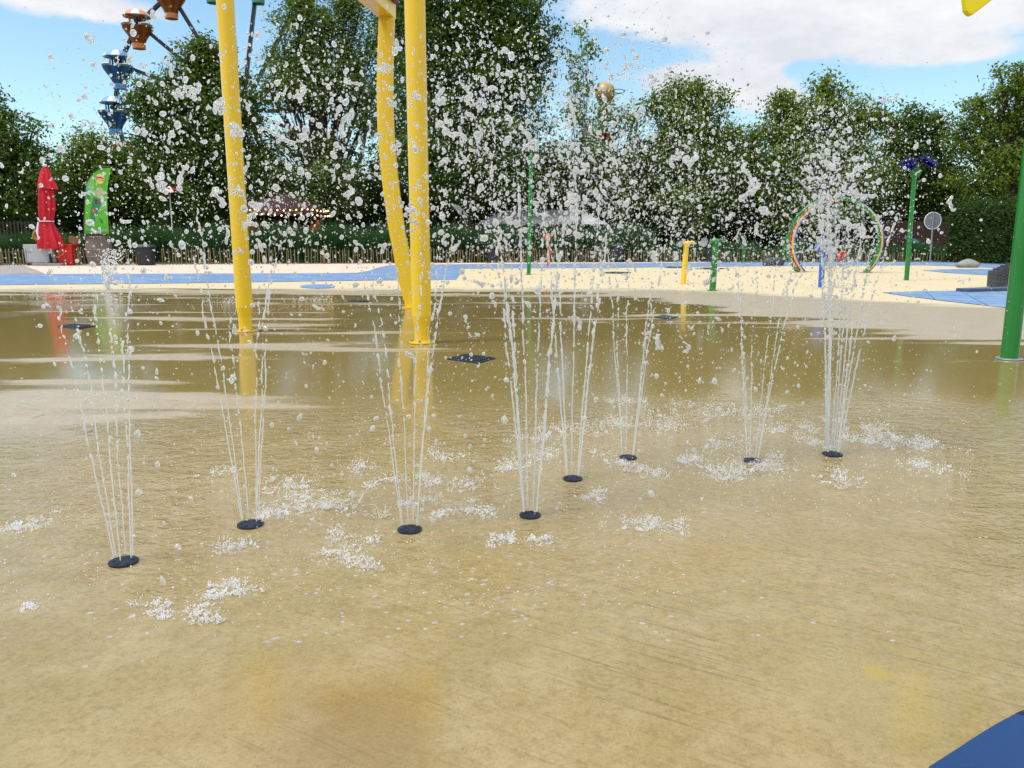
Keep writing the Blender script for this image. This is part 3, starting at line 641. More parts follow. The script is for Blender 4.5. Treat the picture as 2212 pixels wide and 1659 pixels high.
# round wooden ring
b = G(51, 573); k = K(b.y); t = empty('ring_ornament', b + Vector((0, 1.0, 0)), 'brown wooden ring on a thin post above the grey cabinet', 'ornament')
c = A(51, 509, b.y) - b; m = MB(); m.tube([c + Vector((math.cos(a) * 10 / k, 0, math.sin(a) * 9.5 / k)) for a in [2 * PI * i / 28 for i in range(29)]], 5 / k, 12, False); m.build('ring', M['ochre'], t)
m = MB(); m.tube([(0, 0, 0), c + Vector((0, 0, -13 / k))], 1.2 / k, 8); m.build('post', M['steel'], t)
# red bin with swirl
b = G(141, 573.8); k = K(b.y); t = empty('red_bin', b, 'square red litter bin with an orange swirl emblem beside the parasol', 'litter bin')
m = MB(); vs = []
for (w, z) in ((15.5, 0), (17, 43), (17.4, 44), (17.4, 45.5), (15.5, 45.5)):
    for x, y in ((-1, -1), (1, -1), (1, 1), (-1, 1)): vs.append((x * w / k, y * w * .8 / k + .25, z / k))
m.add(vs, [(i * 4 + q, i * 4 + (q + 1) % 4, (i + 1) * 4 + (q + 1) % 4, (i + 1) * 4 + q) for i in range(4) for q in range(4)] + [(0, 1, 2, 3), (16, 17, 18, 19)]); m.build('bin_body', M['red'], t, smooth=False, bevel=.015)
m = MB(); ps = [Vector((-8 / k + math.cos(a) * (1.5 + a * .85) / k, -17 * .8 / k + .25 - .012, 28 / k + math.sin(a) * (1.5 + a * .9) / k)) for a in [i * .3 for i in range(26)]]; m.tube(ps, [.9 / k] * 26, 8)
m.tube([Vector((-12 / k, -.175, 20 / k)), Vector((-8 / k, -.17, 17 / k)), Vector((-4.5 / k, -.172, 21 / k))], .7 / k, 8)
m.build('swirl_emblem', plain('orange_print', (.80, .33, .10), .5), t)
b = G(139, 573); t = empty('wooden_board', b + Vector((0, .9, 0)), 'brown rounded wooden board showing above the red bin', 'board')
m = MB(); P0 = [(-14, 6), (-13, 2), (-9, -1), (0, -2), (9, -1), (13, 2), (14.5, 8), (12, 16), (8, 18), (1, 13), (-7, 17), (-12, 15)]
m.prism([(x / k, (z + 47) / k) for x, z in P0], -.03, .03); m.build('board', M['wood'], t, smooth=False, bevel=.015)
m = MB(); m.tube([(0, 0, 0), (0, 0, 46 / k)], .03, 10); m.build('post', M['wood'], t)
# barrel
b = G(205, 574.2); k = K(b.y); H = 67 / k; Rb = 27 / k
t = empty('barrel_table', b + Vector((0, .4, 0)), 'weathered wooden barrel carrying the green banner', 'barrel')
m = MB(); nst = 18; m.lathe([(Rb * .80, 0), (Rb * .80, .02)] + [(Rb * (.80 + .20 * math.sin(PI * i / 12)), .02 + (H - .04) * i / 12) for i in range(13)] + [(Rb * .84, H - .01)], nst * 6, rfun=lambda a, z: 1 - .018 * (abs(math.sin(nst * a / 2)) < .22)); m.build('staves', M['barrel'], t)
for z in (.06, .30, .52, .93):
    rz_ = Rb * (.80 + .20 * math.sin(PI * z)); m = MB(); m.lathe([(rz_ * .99, H * z - .03), (rz_ + .012, H * z - .025), (rz_ + .012, H * z + .025), (rz_ * .99, H * z + .03)], 40, cap=False); m.build('hoop', M['hoop'], t)
m = MB(); m.lathe([(Rb * .86, H), (Rb * 1.1, H), (Rb * 1.1, H + .03), (.01, H + .035)], 36); m.build('table_top', plain('dark_red_brown_top', (.07, .025, .02), .6), t)
# feather banner
fb = Vector((b.x, b.y + .4, H + .035)); Yf = fb.y; kf = K(Yf)
t = empty('feather_flag', fb, 'green feather banner for iced tea on a black pole, standing on the barrel', 'banner')
def fl(zx, zy): # crop pixel -> point
    return A((195 + zx * .1145) / 1.1573, (410 + zy * .1145) / 1.1573, Yf) - fb
out_l = [(133, 1520), (140, 1300), (150, 1000), (160, 760), (175, 520), (205, 400), (260, 300), (350, 190), (450, 120), (560, 92), (715, 85)]
out_r = [(695, 230), (665, 360), (645, 500), (636, 700), (640, 950), (655, 1200), (668, 1400), (680, 1615), (590, 1600), (565, 1540)]
poly = [fl(*p) for p in out_l + out_r]
m = MB(); m.prism([(p.x, p.z) for p in poly], -.006, .006); m.build('cloth', plain('banner_green', (.10, .42, .02), .6, .18, 2), t, smooth=False)
m = MB(); m.tube([Vector((poly[0].x - .01, 0, 0))] + [fl(x - 14, y) for x, y in out_l[1:9]] + [fl(560, 70), fl(690, 62)], .022, 8); m.build('flag_pole', M['dark'], t)
def flatpoly(m, pts, y0): m.prism([(fl(*p).x, fl(*p).z) for p in pts], y0 - .003, y0)
def circ(cx, cy, rx, ry, n=24): return [(cx + rx * math.cos(2 * PI * i / n), cy + ry * math.sin(2 * PI * i / n)) for i in range(n)]
m = MB(); flatpoly(m, circ(485, 325, 98, 112), -.008); m.build('round_logo', plain('logo_yellow', (.75, .55, .12), .6), t, smooth=False)
def rrect(m, y0, x0, y0p, x1, y1, sk): flatpoly(m, [(x0, y0p), ((x0 + x1) / 2, y0p - 12 + sk / 2), (x1, y0p + sk), (x1 - 5, y1 + sk), ((x0 + x1) / 2, y1 - 12 + sk / 2), (x0, y1)], y0)
m = MB(); rrect(m, -.013, 392, 275, 570, 345, 30); m.build('logo_band', plain('logo_red', (.45, .01, .02), .6), t, smooth=False)
def text(body, p, size, mat, parent, name, rot=0, squash=1):
    cu = bpy.data.curves.new(name, 'FONT'); cu.body = body; cu.size = size; cu.align_x = 'CENTER'; cu.align_y = 'CENTER'; cu.extrude = .002; cu.offset = .004 * size
    o = bpy.data.objects.new(name, cu); COL.objects.link(o); bpy.context.view_layer.update()
    me = bpy.data.meshes.new_from_object(o.evaluated_get(bpy.context.evaluated_depsgraph_get())); bpy.data.objects.remove(o)
    me.materials.append(mat); q = bpy.data.objects.new(name, me); COL.objects.link(q); q.parent = parent; q.location = p; q.rotation_euler = (PI / 2, rot, 0); q.scale = (squash, 1, 1); return q
wh = M['white']; pb = plain('pale_blue_print', (.35, .62, .75), .6)
px_m = .1145 / 1.1573 / kf
text('Lipton', fl(482, 325) + Vector((0, -.02, 0)), 72 * px_m * 1.0, wh, t, 'logo_lettering', rot=.14)
text('NEW', fl(268, 518) + Vector((0, -.012, 0)), 75 * px_m, pb, t, 'small_lettering', rot=.08, squash=.85)
text('TASTE GREEN', fl(395, 1450) + Vector((0, -.012, 0)), 78 * px_m, pb, t, 'slogan_lettering', rot=.05, squash=.88)
m = MB(); flatpoly(m, [(215, 575), (310, 570), (312, 640), (222, 630)], -.008); m.build('blue_print', pb, t, smooth=False)
cupg = plain('cup_green', (.015, .22, .09), .6, .4, 12)
m = MB(); flatpoly(m, [(332, 720), (535, 790), (520, 840), (410, 1110), (360, 1240), (255, 1200), (285, 960), (330, 780)], -.008); m.build('cup_print', cupg, t, smooth=False)
m = MB(); flatpoly(m, circ(470, 590, 85, 80), -.009); flatpoly(m, circ(400, 650, 62, 62), -.010); flatpoly(m, circ(540, 640, 55, 55), -.011); flatpoly(m, circ(480, 690, 70, 60), -.012)
m.build('froth_print', plain('froth', (.42, .42, .25), .6, .3, 20), t, smooth=False)
m = MB(); flatpoly(m, [(362, 760), (470, 800), (450, 850), (415, 882), (380, 860)], -.014); m.build('cup_emblem', plain('emblem_red', (.22, .01, .04), .6), t, smooth=False)
m = MB(); flatpoly(m, [(290, 990), (345, 985), (398, 1040), (390, 1075), (330, 1070), (295, 1030)], -.014); m.build('cup_label', plain('label_red', (.5, .05, .05), .6), t, smooth=False)
m = MB(); flatpoly(m, [(195, 670), (240, 700), (268, 790), (235, 780), (200, 720)], -.008); flatpoly(m, [(455, 1180), (520, 1200), (550, 1260), (545, 1305), (490, 1270)], -.008); m.build('leaf_prints', cupg, t, smooth=False)
m = MB()
for i in range(6):
    ps = [fl(210 + i * 26, 430 - i * 36), fl(255 + i * 18, 520 - i * 12), fl(300 + i * 14, 640 + i * 4)]
    m.tube([p_ + Vector((0, -.009, 0)) for p_ in ps], .006, 5)
for i in range(5): m.tube([fl(470, 960 + i * 22) + Vector((0, -.009, 0)), fl(560, 905 + i * 20) + Vector((0, -.009, 0)), fl(632, 885 + i * 18) + Vector((0, -.009, 0))], .005, 5)
m.build('swoosh_lines', plain('pale_green_print', (.45, .70, .35), .6), t)
# dark bins along the fence
def bin_(px, py, w, h, label):
    b = G(px, py); k = K(b.y); t = empty('litter_bin', b + Vector((0, .15, 0)), label, 'litter bin', 'dark litter bins along the paling fence')
    m = MB(); m.lathe([(w * .44 / k, 0), (w * .5 / k, h * .82 / k), (w * .5 / k, h * .84 / k)], 20, rfun=lambda a, z: 1 / max(abs(math.cos(a)), abs(math.sin(a))) ** .7); m.build('bin_body', M['dark'], t)
    m = MB(); m.lathe([(w * .54 / k, h * .84 / k), (w * .54 / k, h * .9 / k), (w * .4 / k, h / k), (.02, h / k)], 24, rfun=lambda a, z: 1 / max(abs(math.cos(a)), abs(math.sin(a))) ** .7); m.build('lid', M['steel'], t)
bin_(313, 573.5, 36, 45, 'dark litter bin by the fence right of the barrel')
bin_(1063, 568, 22, 38, 'dark litter bin by the fence left of the tall green spray pole')
bin_(1334, 567, 24, 40, 'dark litter bin by the fence right of the orange cannon')
bin_(1532, 566.5, 12, 27, 'narrow dark litter bin behind the green water cannon')
# ------------------------------------------------------------------ paling fence
def fence(pts, label, gaps=()):
    P = [(G(x, yb), yt) for x, yb, yt in pts]; o0 = P[0][0]
    t = empty('paling_fence', o0, label, 'fence'); pm = MB(); wm = MB(); rr = random.Random(3)
    tot = 0
    for (a, ya), (c, yc) in zip(P[:-1], P[1:]):
        ha = ZR(ya, a.y); hc = ZR(yc, c.y); L_ = (c - a).length; d = (c - a) / L_
        n = int(L_ / .118)
        for i in range(n):
            u = (i + rr.uniform(-.25, .25)) / n; p = a.lerp(c, u) - o0; h = (ha + (hc - ha) * u) * rr.uniform(.93, 1.05); lean = rr.uniform(-.035, .035)
            if rr.random() < .03: continue
            w = rr.uniform(.028, .05); pm.bar(p, p + d * lean + Vector((0, 0, h * .93)), w, rr.uniform(.018, .03), up=d)
            q = p + d * lean + Vector((0, 0, h * .93)); pm.add([q + d * w * .5, q - d * w * .5, q + Vector((0, 0, h * .07))], [(0, 1, 2)])
        for hh in (.22, .80):
            wm.tube([a - o0 + Vector((0, -.03, ha * hh)), (a + c) / 2 - o0 + Vector((0, -.03, (ha + hc) / 2 * hh - .01)), c - o0 + Vector((0, -.03, hc * hh))], .006, 5)
        m = MB(); m.tube([a - o0 + Vector((0, .06, 0)), a - o0 + Vector((0, .06, ha * 1.05))], .045, 8); m.build('post', M['pale'], t)
    pm.build('palings', M['pale'], t, smooth=False); wm.build('wires', M['steel'], t)
fence([(-420, 576, 536), (-200, 575, 536), (0, 574, 536), (170, 573.4, 536), (330, 572.6, 536), (520, 571.6, 536.5), (700, 570.4, 537), (900, 568.8, 537)], 'chestnut paling fence along the left half behind the pink path')
fence([(905, 568.7, 537), (1100, 567.2, 537), (1300, 566.6, 539), (1500, 566.0, 541.5), (1650, 565.6, 543), (1800, 565.2, 544.5), (1950, 565.0, 545), (2070, 565.4, 545.5)], 'chestnut paling fence along the right half behind the hoops')
# ------------------------------------------------------------------ ferris wheel
YW = 60.0; kw = K(YW, 10)
hub = A(524, 239, YW); kw = K(YW, hub.z); RW = 271 / kw
t = empty('ferris_wheel', Vector((hub.x, YW, 0)), 'ferris wheel with striped balloon gondolas rising behind the trees', 'ferris wheel')
hl = Vector((0, 0, hub.z))
def wp(ang, r): return hl + Vector((math.cos(ang) * r * .993, math.cos(ang) * r * .05, math.sin(ang) * r))
m = MB()
for i in range(18): m.bar(wp(math.radians(20 * i), RW), wp(math.radians(20 * i + 20), RW), .20, .30, up=(0, 1, 0))
m.build('rim', M['steel'], t, smooth=False)
for i in range(18):
    m = MB(); a = math.radians(20 * i); m.bar(wp(a, .9), wp(a, RW - .1), .24, .24, up=(0, 1, 0)); m.build('spoke', M['steel'], t, smooth=False)
m = MB(); m.lathe([(1.0, -.5), (1.15, -.3), (1.15, .3), (1.0, .5), (.3, .6)], 24, hl, R=Matrix.Rotation(PI / 2, 3, 'X')); m.build('hub', M['steel'], t)
for sx in (-1, 1):
    m = MB(); m.bar(hl + Vector((0, 1.2, 0)), Vector((sx * 3.4, 2.2, 0)), .4, .4); m.build('support_leg', M['steel'], t, smooth=False)
cream = plain('cream_shield', (.62, .64, .60), .5, .08)
def stripe_mat(name, c1, c2, nst):
    tt = NT(name); s = tt.N('ShaderNodeSeparateXYZ'); tt.L(tt.obj(), s.inputs[0])
    a = tt.math('ARCTAN2', s.outputs[0], s.outputs[1]); f = tt.rng(tt.math('SINE', tt.math('MULTIPLY', a, nst)), -.1, .1)
    tt.pbr(tt.mix(f, C(*c1), C(*c2)), .5); return tt.m
GC = {'blue': ((.04, .17, .36), (.02, .09, .22)), 'orange': ((.34, .10, .015), (.22, .05, .01)), 'green': ((.01, .15, .09), (.005, .07, .05)), 'red': ((.38, .03, .04), (.22, .02, .03)), 'yellow': ((.42, .28, .03), (.25, .14, .01))}
GP = {}
for key, (c1, c2) in GC.items():
    trim = plain(key + '_trim', tuple(min(1, v * 1.9 + .05) for v in c1), .5)
    GP[key] = (stripe_mat(key + '_bowl', c1, c2, 8), stripe_mat(key + '_roof', tuple(min(1, v * 1.6 + .08) for v in c1), (.66, .70, .70), 5), trim, plain(key + '_posts', c1, .5))
def gondola(pivot, key):
    bowl, roof, trim, post = GP[key]
    GS = .86
    m = MB(); m.lathe([(.02, -1.98), (.50, -1.98), (.52, -1.62), (.50, -1.60)], 24); g = m.build('gondola', trim, t, loc=pivot); g.scale = (GS, GS, GS)
    m = MB(); m.lathe([(.48, -1.62), (.52, -1.50), (.64, -1.22), (.84, -.90), (1.08, -.56), (1.20, -.36), (1.12, -.34), (.95, -.50), (.45, -1.45)], 24, rfun=lambda a, z: 1 + .05 * math.cos(8 * a)); m.build('bowl', bowl, g)
    m = MB(); m.lathe([(1.04, .44), (1.08, .48), (.92, .72), (.62, .92), (.3, 1.02), (.02, 1.05)], 32, rfun=lambda a, z: 1 + .035 * math.cos(10 * a) * (z < .55)); m.build('canopy', roof, g)
    for q in range(4):
        a = PI / 4 + q * PI / 2 + .25
        m = MB(); m.bar((.62 * math.cos(a), .62 * math.sin(a), -.55), (.72 * math.cos(a), .72 * math.sin(a), .52), .13, .05); m.build('post', post, g, smooth=False)
        m = MB(); vs = []
        for j in range(7):
            aa = a + (j - 3) * .19; dz = -.02 - .34 * (abs(j - 3) / 3) ** 1.6
            for (rr_, z) in ((.98, -.36 + dz * .5), (1.22, -.16 + dz * .2), (1.18, -.10 + dz * .6 + .03)): vs.append((rr_ * math.cos(aa), rr_ * math.sin(aa), z))
        m.add(vs, [(j * 3 + q2, j * 3 + q2 + 1, j * 3 + q2 + 4, j * 3 + q2 + 3) for j in range(6) for q2 in range(2)]); o = m.build('shield', cream, g)
        so = o.modifiers.new('thick', 'SOLIDIFY'); so.thickness = .03
        m = MB(); m.tube([(1.16 * math.cos(a), 1.16 * math.sin(a), -.3), (1.2 * math.cos(a), 1.2 * math.sin(a), .1), (1.0 * math.cos(a), 1.0 * math.sin(a), .5)], .014, 6); m.build('guard_wire', cream, g)
    m = MB(); m.tube([(0, 0, -1.5), (0, 0, .85)], .09, 8); m.tube([(0, -.35, .1), (0, .35, .1)], .16, 8); m.build('centre_post', M['steel'], g)
    m = MB(); m.box((.12, -.62, -.95), (.44, .05, .62)); m.build('gate', plain(key + '_gate', (.50, .24, .04), .5), g, smooth=False)
cols = {180: 'blue', 160: 'blue', 140: 'orange', 120: 'orange', 100: 'green', 80: 'green', 60: 'orange', 200: 'red'}
for dg, key in cols.items(): gondola(wp(math.radians(dg), RW) + Vector((0, -.15, 0)), key)
# ------------------------------------------------------------------ ride tower with globe
YT = 85.0; kt = K(YT, 15); c = A(1307, 200, YT); t = empty('ride_tower', Vector((c.x, YT, 0)), 'slim teal ride tower topped by a golden globe above the trees', 'ride tower')
m = MB(); m.ball((0, 0, c.z), 22 / kt, 28, 16); m.build('globe', M['gold'], t)
zt = lambda py: ZR(py, YT)
m = MB(); m.lathe([(5 / kt, zt(262)), (8 / kt, zt(240)), (9 / kt, zt(230)), (14 / kt, zt(222)), (16 / kt, zt(216))], 20); m.build('neck', M['steel'], t)
m = MB(); m.lathe([(6.5 / kt, 0), (6.5 / kt, zt(262))], 16); m.build('column', M['teal'], t)
m = MB(); m.lathe([(8 / kt, zt(306)), (20 / kt, zt(300)), (20 / kt, zt(291)), (9 / kt, zt(283))], 24, (6 / kt, 0, 0)); m.build('gondola_ring', M['red'], t)
m = MB(); m.lathe([(12 / kt, zt(254)), (13 / kt, zt(249)), (11 / kt, zt(245))], 20); m.build('platform', M['darkred'], t)
m = MB(); cr_ = Vector((30 / kt, 0, c.z + 3 / kt)); m.tube([cr_ + Vector((math.cos(a) * 12 / kt, math.sin(a) * 5 / kt, math.sin(a) * 5 / kt)) for a in [2 * PI * i / 20 for i in range(21)]], .8 / kt, 6, False)
m.tube([Vector((18 / kt, 0, c.z - 4 / kt)), Vector((38 / kt, 0, c.z - 1 / kt)), Vector((43 / kt, 0, c.z + 6 / kt))], .8 / kt, 6); m.build('orbit_ring', M['steel'], t)
# ------------------------------------------------------------------ carousel with lights
YC = 39.0; kc = K(YC, 3); c = A(590, 470, YC); zc_ = lambda py: ZR(py, YC); R1 = 98 / kc
t = empty('carousel', Vector((c.x, YC + 2.0, 0)), 'dark red carousel with strings of warm bulbs under the trees behind the left yellow pole', 'carousel')
m = MB(); m.lathe([(R1 * 1.0, zc_(459)), (R1 * .97, zc_(452)), (R1 * .55, zc_(430)), (.1, zc_(414))], 36); m.build('roof', M['darkred'], t)
m = MB(); m.lathe([(R1 * .99, zc_(468)), (R1 * 1.02, zc_(466)), (R1 * 1.02, zc_(459)), (R1 * .99, zc_(457))], 36, cap=False); m.build('rounding_board', M['darkred'], t)
bm_ = emit('warm_bulb', (1, .62, .22), 4.0); b0 = None
for row, (zz, rr_) in enumerate(((zc_(464), 1.04), (zc_(453), .99))):
    for q in range(46):
        a = 2 * PI * q / 46 + row * .05; loc = (R1 * rr_ * math.cos(a), R1 * rr_ * math.sin(a), zz + .035 * math.sin(6 * a))
        if b0 is None: m = MB(); m.ball((0, 0, 0), .036, 8, 6); b0 = m.build('bulb', bm_, t, loc=loc)
        else: b1 = b0.copy(); COL.objects.link(b1); b1.location = loc
m = MB(); m.lathe([(R1 * .95, .15), (R1, .2), (R1, .3), (.1, .32)], 36); m.build('platform', M['steel'], t)
m = MB(); m.lathe([(R1 * .2, .3), (R1 * .22, zc_(459))], 16); m.build('centre_drum', M['darkred'], t)
for q in range(9):
    a = 2 * PI * q / 9 + .2; x, y = R1 * .8 * math.cos(a), R1 * .8 * math.sin(a)
    m = MB(); m.tube([(x, y, .3), (x, y, zc_(459))], .03, 8); p_ = m.build('pole', M['gold'], t)
    m = MB(); m.ball((x, y, 1.0 + .2 * (q % 3)), (.32, .16, .2), 12, 8); m.ball((x + .3, y, 1.28 + .2 * (q % 3)), (.12, .08, .22), 10, 8)
    for dx in (-.2, .2): m.tube([(x + dx, y, .95 + .2 * (q % 3)), (x + dx * 1.5, y, .6 + .2 * (q % 3))], [.05, .03], 6)
    m.build('horse', (M['yellow'], M['white'], M['orange'])[q % 3], t)
# ------------------------------------------------------------------ pavilion roofs
YP = 41.0; zp = lambda py: ZR(py, YP); xp = lambda px, py=470: A(px, py, YP).x
t = empty('pavilion', Vector((xp(1180), YP + 2, 0)), 'low open pavilion with a pale corrugated hip roof under the trees', 'pavilion'); ox = xp(1180)
def roofpanel(nm, quad, mat):
    m = MB(); (a, b_, c_, d_) = [Vector(q) for q in quad]; n = 30; vs = []
    for i in range(n + 1):
        u = i / n; off = .035 * (i % 2)
        vs += [a.lerp(b_, u) + Vector((0, -off, off)), d_.lerp(c_, u) + Vector((0, -off, off))]
    m.add(vs, [(2 * i, 2 * i + 2, 2 * i + 3, 2 * i + 1) for i in range(n)]); o = m.build(nm, mat, t, smooth=False); s = o.modifiers.new('thick', 'SOLIDIFY'); s.thickness = .03
x0, x1, x2, x3 = xp(1030) - ox, xp(1236) - ox, xp(1318) - ox, xp(1090) - ox
roofpanel('front_roof', [(x0, -2, zp(484)), (x1, -2, zp(484)), (x1, .2, zp(451)), (x3, .2, zp(451))], M['thatch'])
roofpanel('end_roof', [(x1 + .01, -2, zp(484.5)), (x2, -1.6, zp(484.5)), (x1 + .35, .2, zp(450)), (x1 + .01, .2, zp(450))], M['corr'])
roofpanel('rear_roof', [(x3, .24, zp(451)), (x1 + .3, .24, zp(451)), (x2, 2.4, zp(484)), (x0, 2.4, zp(484))], M['thatch'])
for x in (x0 + .2, xp(1150) - ox, x1, x2 - .25):
    for y in (-1.5, 2.1):
        m = MB(); m.box((x, y, zp(485) / 2 - .03), (.1, .1, zp(485) - .06)); m.build('post', M['steel'], t, smooth=False)
t = empty('slatted_canopy', Vector((xp(995), YP, 0)), 'small tilted slatted grey canopy left of the pavilion', 'canopy')
m = MB(); ox2 = xp(995)
for i in range(9):
    u = i / 8; x_ = (xp(976 + 14 * u) - ox2); z_ = zp(441 + 2 * u); m.bar((x_, -.3 + u, z_), (x_ + 22 / kc, -.3 + u, zp(466)), .05, .02)
m.build('slats', M['corr'], t, smooth=False)
m = MB(); m.tube([(.1, 0, 0), (.1, 0, zp(455))], .04, 8); m.build('post', M['steel'], t)
# striped parasol far left
c = A(366, 410, 44); kk = K(44, 4); t = empty('striped_parasol', Vector((c.x, 44, 0)), 'small red and white open parasol among the shrubs left of the left yellow pole', 'parasol')
m = MB(); m.lathe([(21 / kk, c.z - 6 / kk), (20.5 / kk, c.z - 5 / kk), (8 / kk, c.z + 5 / kk), (.02, c.z + 8 / kk)], 24, rfun=lambda a, z: 1 + .04 * math.cos(8 * a)); m.build('canopy', stripe_mat('parasol_stripe', (.70, .70, .70), (.45, .03, .05), 4), t)
m = MB(); m.tube([(0, 0, 0), (0, 0, c.z + 6 / kk)], .03, 8); m.build('pole', M['white'], t)
# ------------------------------------------------------------------ vegetation
LEAF = {'dark': mat_leaf('leaf_dark', (.046, .088, .014), (.098, .160, .026)),
        'mid': mat_leaf('leaf_mid', (.078, .128, .018), (.150, .215, .034)),
        'light': mat_leaf('leaf_light', (.085, .140, .030), (.150, .215, .048)),
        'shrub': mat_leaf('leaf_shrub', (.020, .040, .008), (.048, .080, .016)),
        'ivy': mat_leaf('leaf_ivy', (.030, .062, .016), (.055, .095, .026)),
        'reed': mat_leaf('leaf_reed', (.030, .075, .032), (.055, .120, .050))}
def leaves(cen, spread, per, size, flat=.5, droop=0., rng=RNG, out=None):
    n = len(cen); c = np.repeat(cen, per, 0) + rng.normal(0, 1, (n * per, 3)) * np.repeat(spread, per, 0)
    N_ = len(c); s = size * rng.uniform(.6, 1.35, N_)
    nr = rng.normal(0, 1, (N_, 3)); nr[:, 2] = np.abs(nr[:, 2]) + flat
    if out is not None: nr = rng.normal(0, .75, (N_, 3)) + np.repeat(out, per, 0) + np.array([0, 0, .7])
    nr = nr / np.linalg.norm(nr, axis=1)[:, None]
    a = rng.normal(0, 1, (N_, 3)); a[:, 2] -= droop; u = np.cross(nr, a); u /= np.linalg.norm(u, axis=1)[:, None] + 1e-9; v = np.cross(nr, u)
    u *= s[:, None]; v *= (s * .5)[:, None]
    V = np.empty((N_, 4, 3)); V[:, 0] = c - u * .5; V[:, 1] = c + v * .5 + u * .08; V[:, 2] = c + u * .5; V[:, 3] = c - v * .5 + u * .08
    tone = np.repeat(np.clip(rng.normal(.15, .36, n), 0, 1), per)[:, None] * np.ones((1, 4)); tone += rng.uniform(0, .15, (N_, 1))
    return V.reshape(-1, 3), np.arange(N_ * 4).reshape(-1, 4), tone.ravel()
def tree(name, label, cat, lobes, Y, mat, base_px, leaf=.17, dens=1.0, depth=.75, trunk=.22, clump=.34, group=None, limbs=True, droop=0., per=26, seed=0, base_z=0):
    rng = np.random.default_rng(seed + 11); bx = A(base_px, 500, Y).x; root = Vector((bx, Y, 0)); t = empty(name, root, label, cat, group)
    cs = []; sp = []; info = []; od = []; r0_ = random.Random(seed * 3 + 1); nl = len(lobes); lobes = list(lobes)
    for q in range(0 if seed in (2, 6, 7) else nl * 2):     # ragged outline: small sprays of leaves poking out of the big lobes
        bl = lobes[r0_.randrange(nl)]
        if bl[0] > 2300 or bl[1] > 400: continue
        a = r0_.uniform(-.15, PI + .15); lobes.append((bl[0] + bl[2] * math.cos(a) * 1.02, bl[1] - bl[3] * math.sin(a) * 1.02, r0_.uniform(6, 15), r0_.uniform(7, 17), .8))
    for L_ in lobes:
        (px, py, rx, ry) = L_[:4]; w = L_[4] if len(L_) > 4 else 1.
        c = A(px, py, Y); k = K(Y, c.z); Rx, Rz = rx / k, ry / k; Ry = min((Rx + Rz) / 2, 5.0) * depth
        n = max(6, int(dens * w * 10 * (Rx * Rz + .3 * Rx * Ry) * 4 / (per / 26)))
        d = rng.normal(0, 1, (n, 3)); d /= np.linalg.norm(d, axis=1)[:, None]
        ph = rng.uniform(0, 6, 6)
        bump = 1 + .16 * np.sin(5 * d[:, 0] + ph[0] + 3 * d[:, 2]) + .13 * np.sin(8 * d[:, 2] + ph[1]) + .1 * np.sin(11 * d[:, 0] + ph[2] - 6 * d[:, 1])
        r = rng.uniform(0, 1, n) ** (1 / 2.4) * bump * .93
        p = np.array([c.x - bx, 0, c.z]) + d * r[:, None] * np.array([Rx, Ry, Rz])
        p[:, 1] += rng.uniform(-.4, .4, n)
        od.append(d[p[:, 2] > .25]); p = p[p[:, 2] > .25]
        cs.append(p); sp.append(np.tile([clump, clump, clump * .72], (len(p), 1)) * rng.uniform(.6, 1.3, (len(p), 1))); info.append((Vector((c.x - bx, 0, c.z)), Rx, Ry, Rz, p))
    cs = np.concatenate(cs); sp = np.concatenate(sp)
    V, Fc, tn = leaves(cs, sp, per, leaf * 1.25, droop=droop, rng=rng, out=np.concatenate(od) * 1.1 + np.array([0, -.35, 0]))
    np_mesh('crown', V, Fc, LEAF[mat], t, attr=tn)
    rr = random.Random(seed)
    if limbs:
        m = MB(); topc = max(i[0].z for i in info); fork = Vector((0, 0, min(i[0].z for i in info) * .55 + .5))
        m.tube([(0, 0, -.05), fork * .5 + Vector((rr.uniform(-.1, .1), 0, 0)), fork], [trunk * 1.25, trunk, trunk * .85], 10)
        m.build('trunk', M['bark'], t)
        m = MB()
        for (c, Rx, Ry, Rz, p) in info:
            mid = fork.lerp(c, .5) + Vector((rr.uniform(-.3, .3), rr.uniform(-.3, .3), .3))
            m.tube([fork + Vector((0, 0, -.2)), mid, c], [trunk * .5, trunk * .28, trunk * .10], 7)
            for q in range(min(6, len(p))):
                e = Vector(p[rr.randrange(len(p))]); a_ = fork.lerp(c, rr.uniform(.45, 1)); mm = a_.lerp(e, .5) + Vector((rr.uniform(-.2, .2), rr.uniform(-.2, .2), rr.uniform(0, .3)))
                m.tube([a_, mm, e], [trunk * .13, trunk * .08, trunk * .03], 5)
        m.build('limbs', M['bark'], t)
    return t
gt = 'trees behind the fence'
tree('leafy_tree', 'dark tree cut off by the left edge of the picture', 'tree', [(15, 330, 75, 105), (-70, 300, 90, 120), (70, 400, 60, 80), (-60, 450, 100, 90)], 44, 'dark', -20, seed=1, group=gt)
tree('leafy_tree', 'low green tree below the lowest blue gondola', 'tree', [(200, 380, 75, 90), (140, 400, 55, 70), (270, 400, 75, 80), (185, 312, 38, 38, .6), (232, 318, 40, 45, .35), (300, 360, 50, 50)], 50, 'mid', 205, seed=2, group=gt)
tree('leafy_tree', 'dense dark round-leaved tree in front of the ferris wheel hub', 'tree', [(430, 165, 62, 72), (370, 205, 55, 45), (335, 235, 55, 55), (400, 300, 95, 90), (470, 240, 60, 90), (350, 345, 65, 60), (480, 350, 70, 90), (515, 235, 42, 62), (395, 420, 90, 80), (440, 120, 40, 38)], 46, 'dark', 420, seed=3, leaf=.19, group=gt)
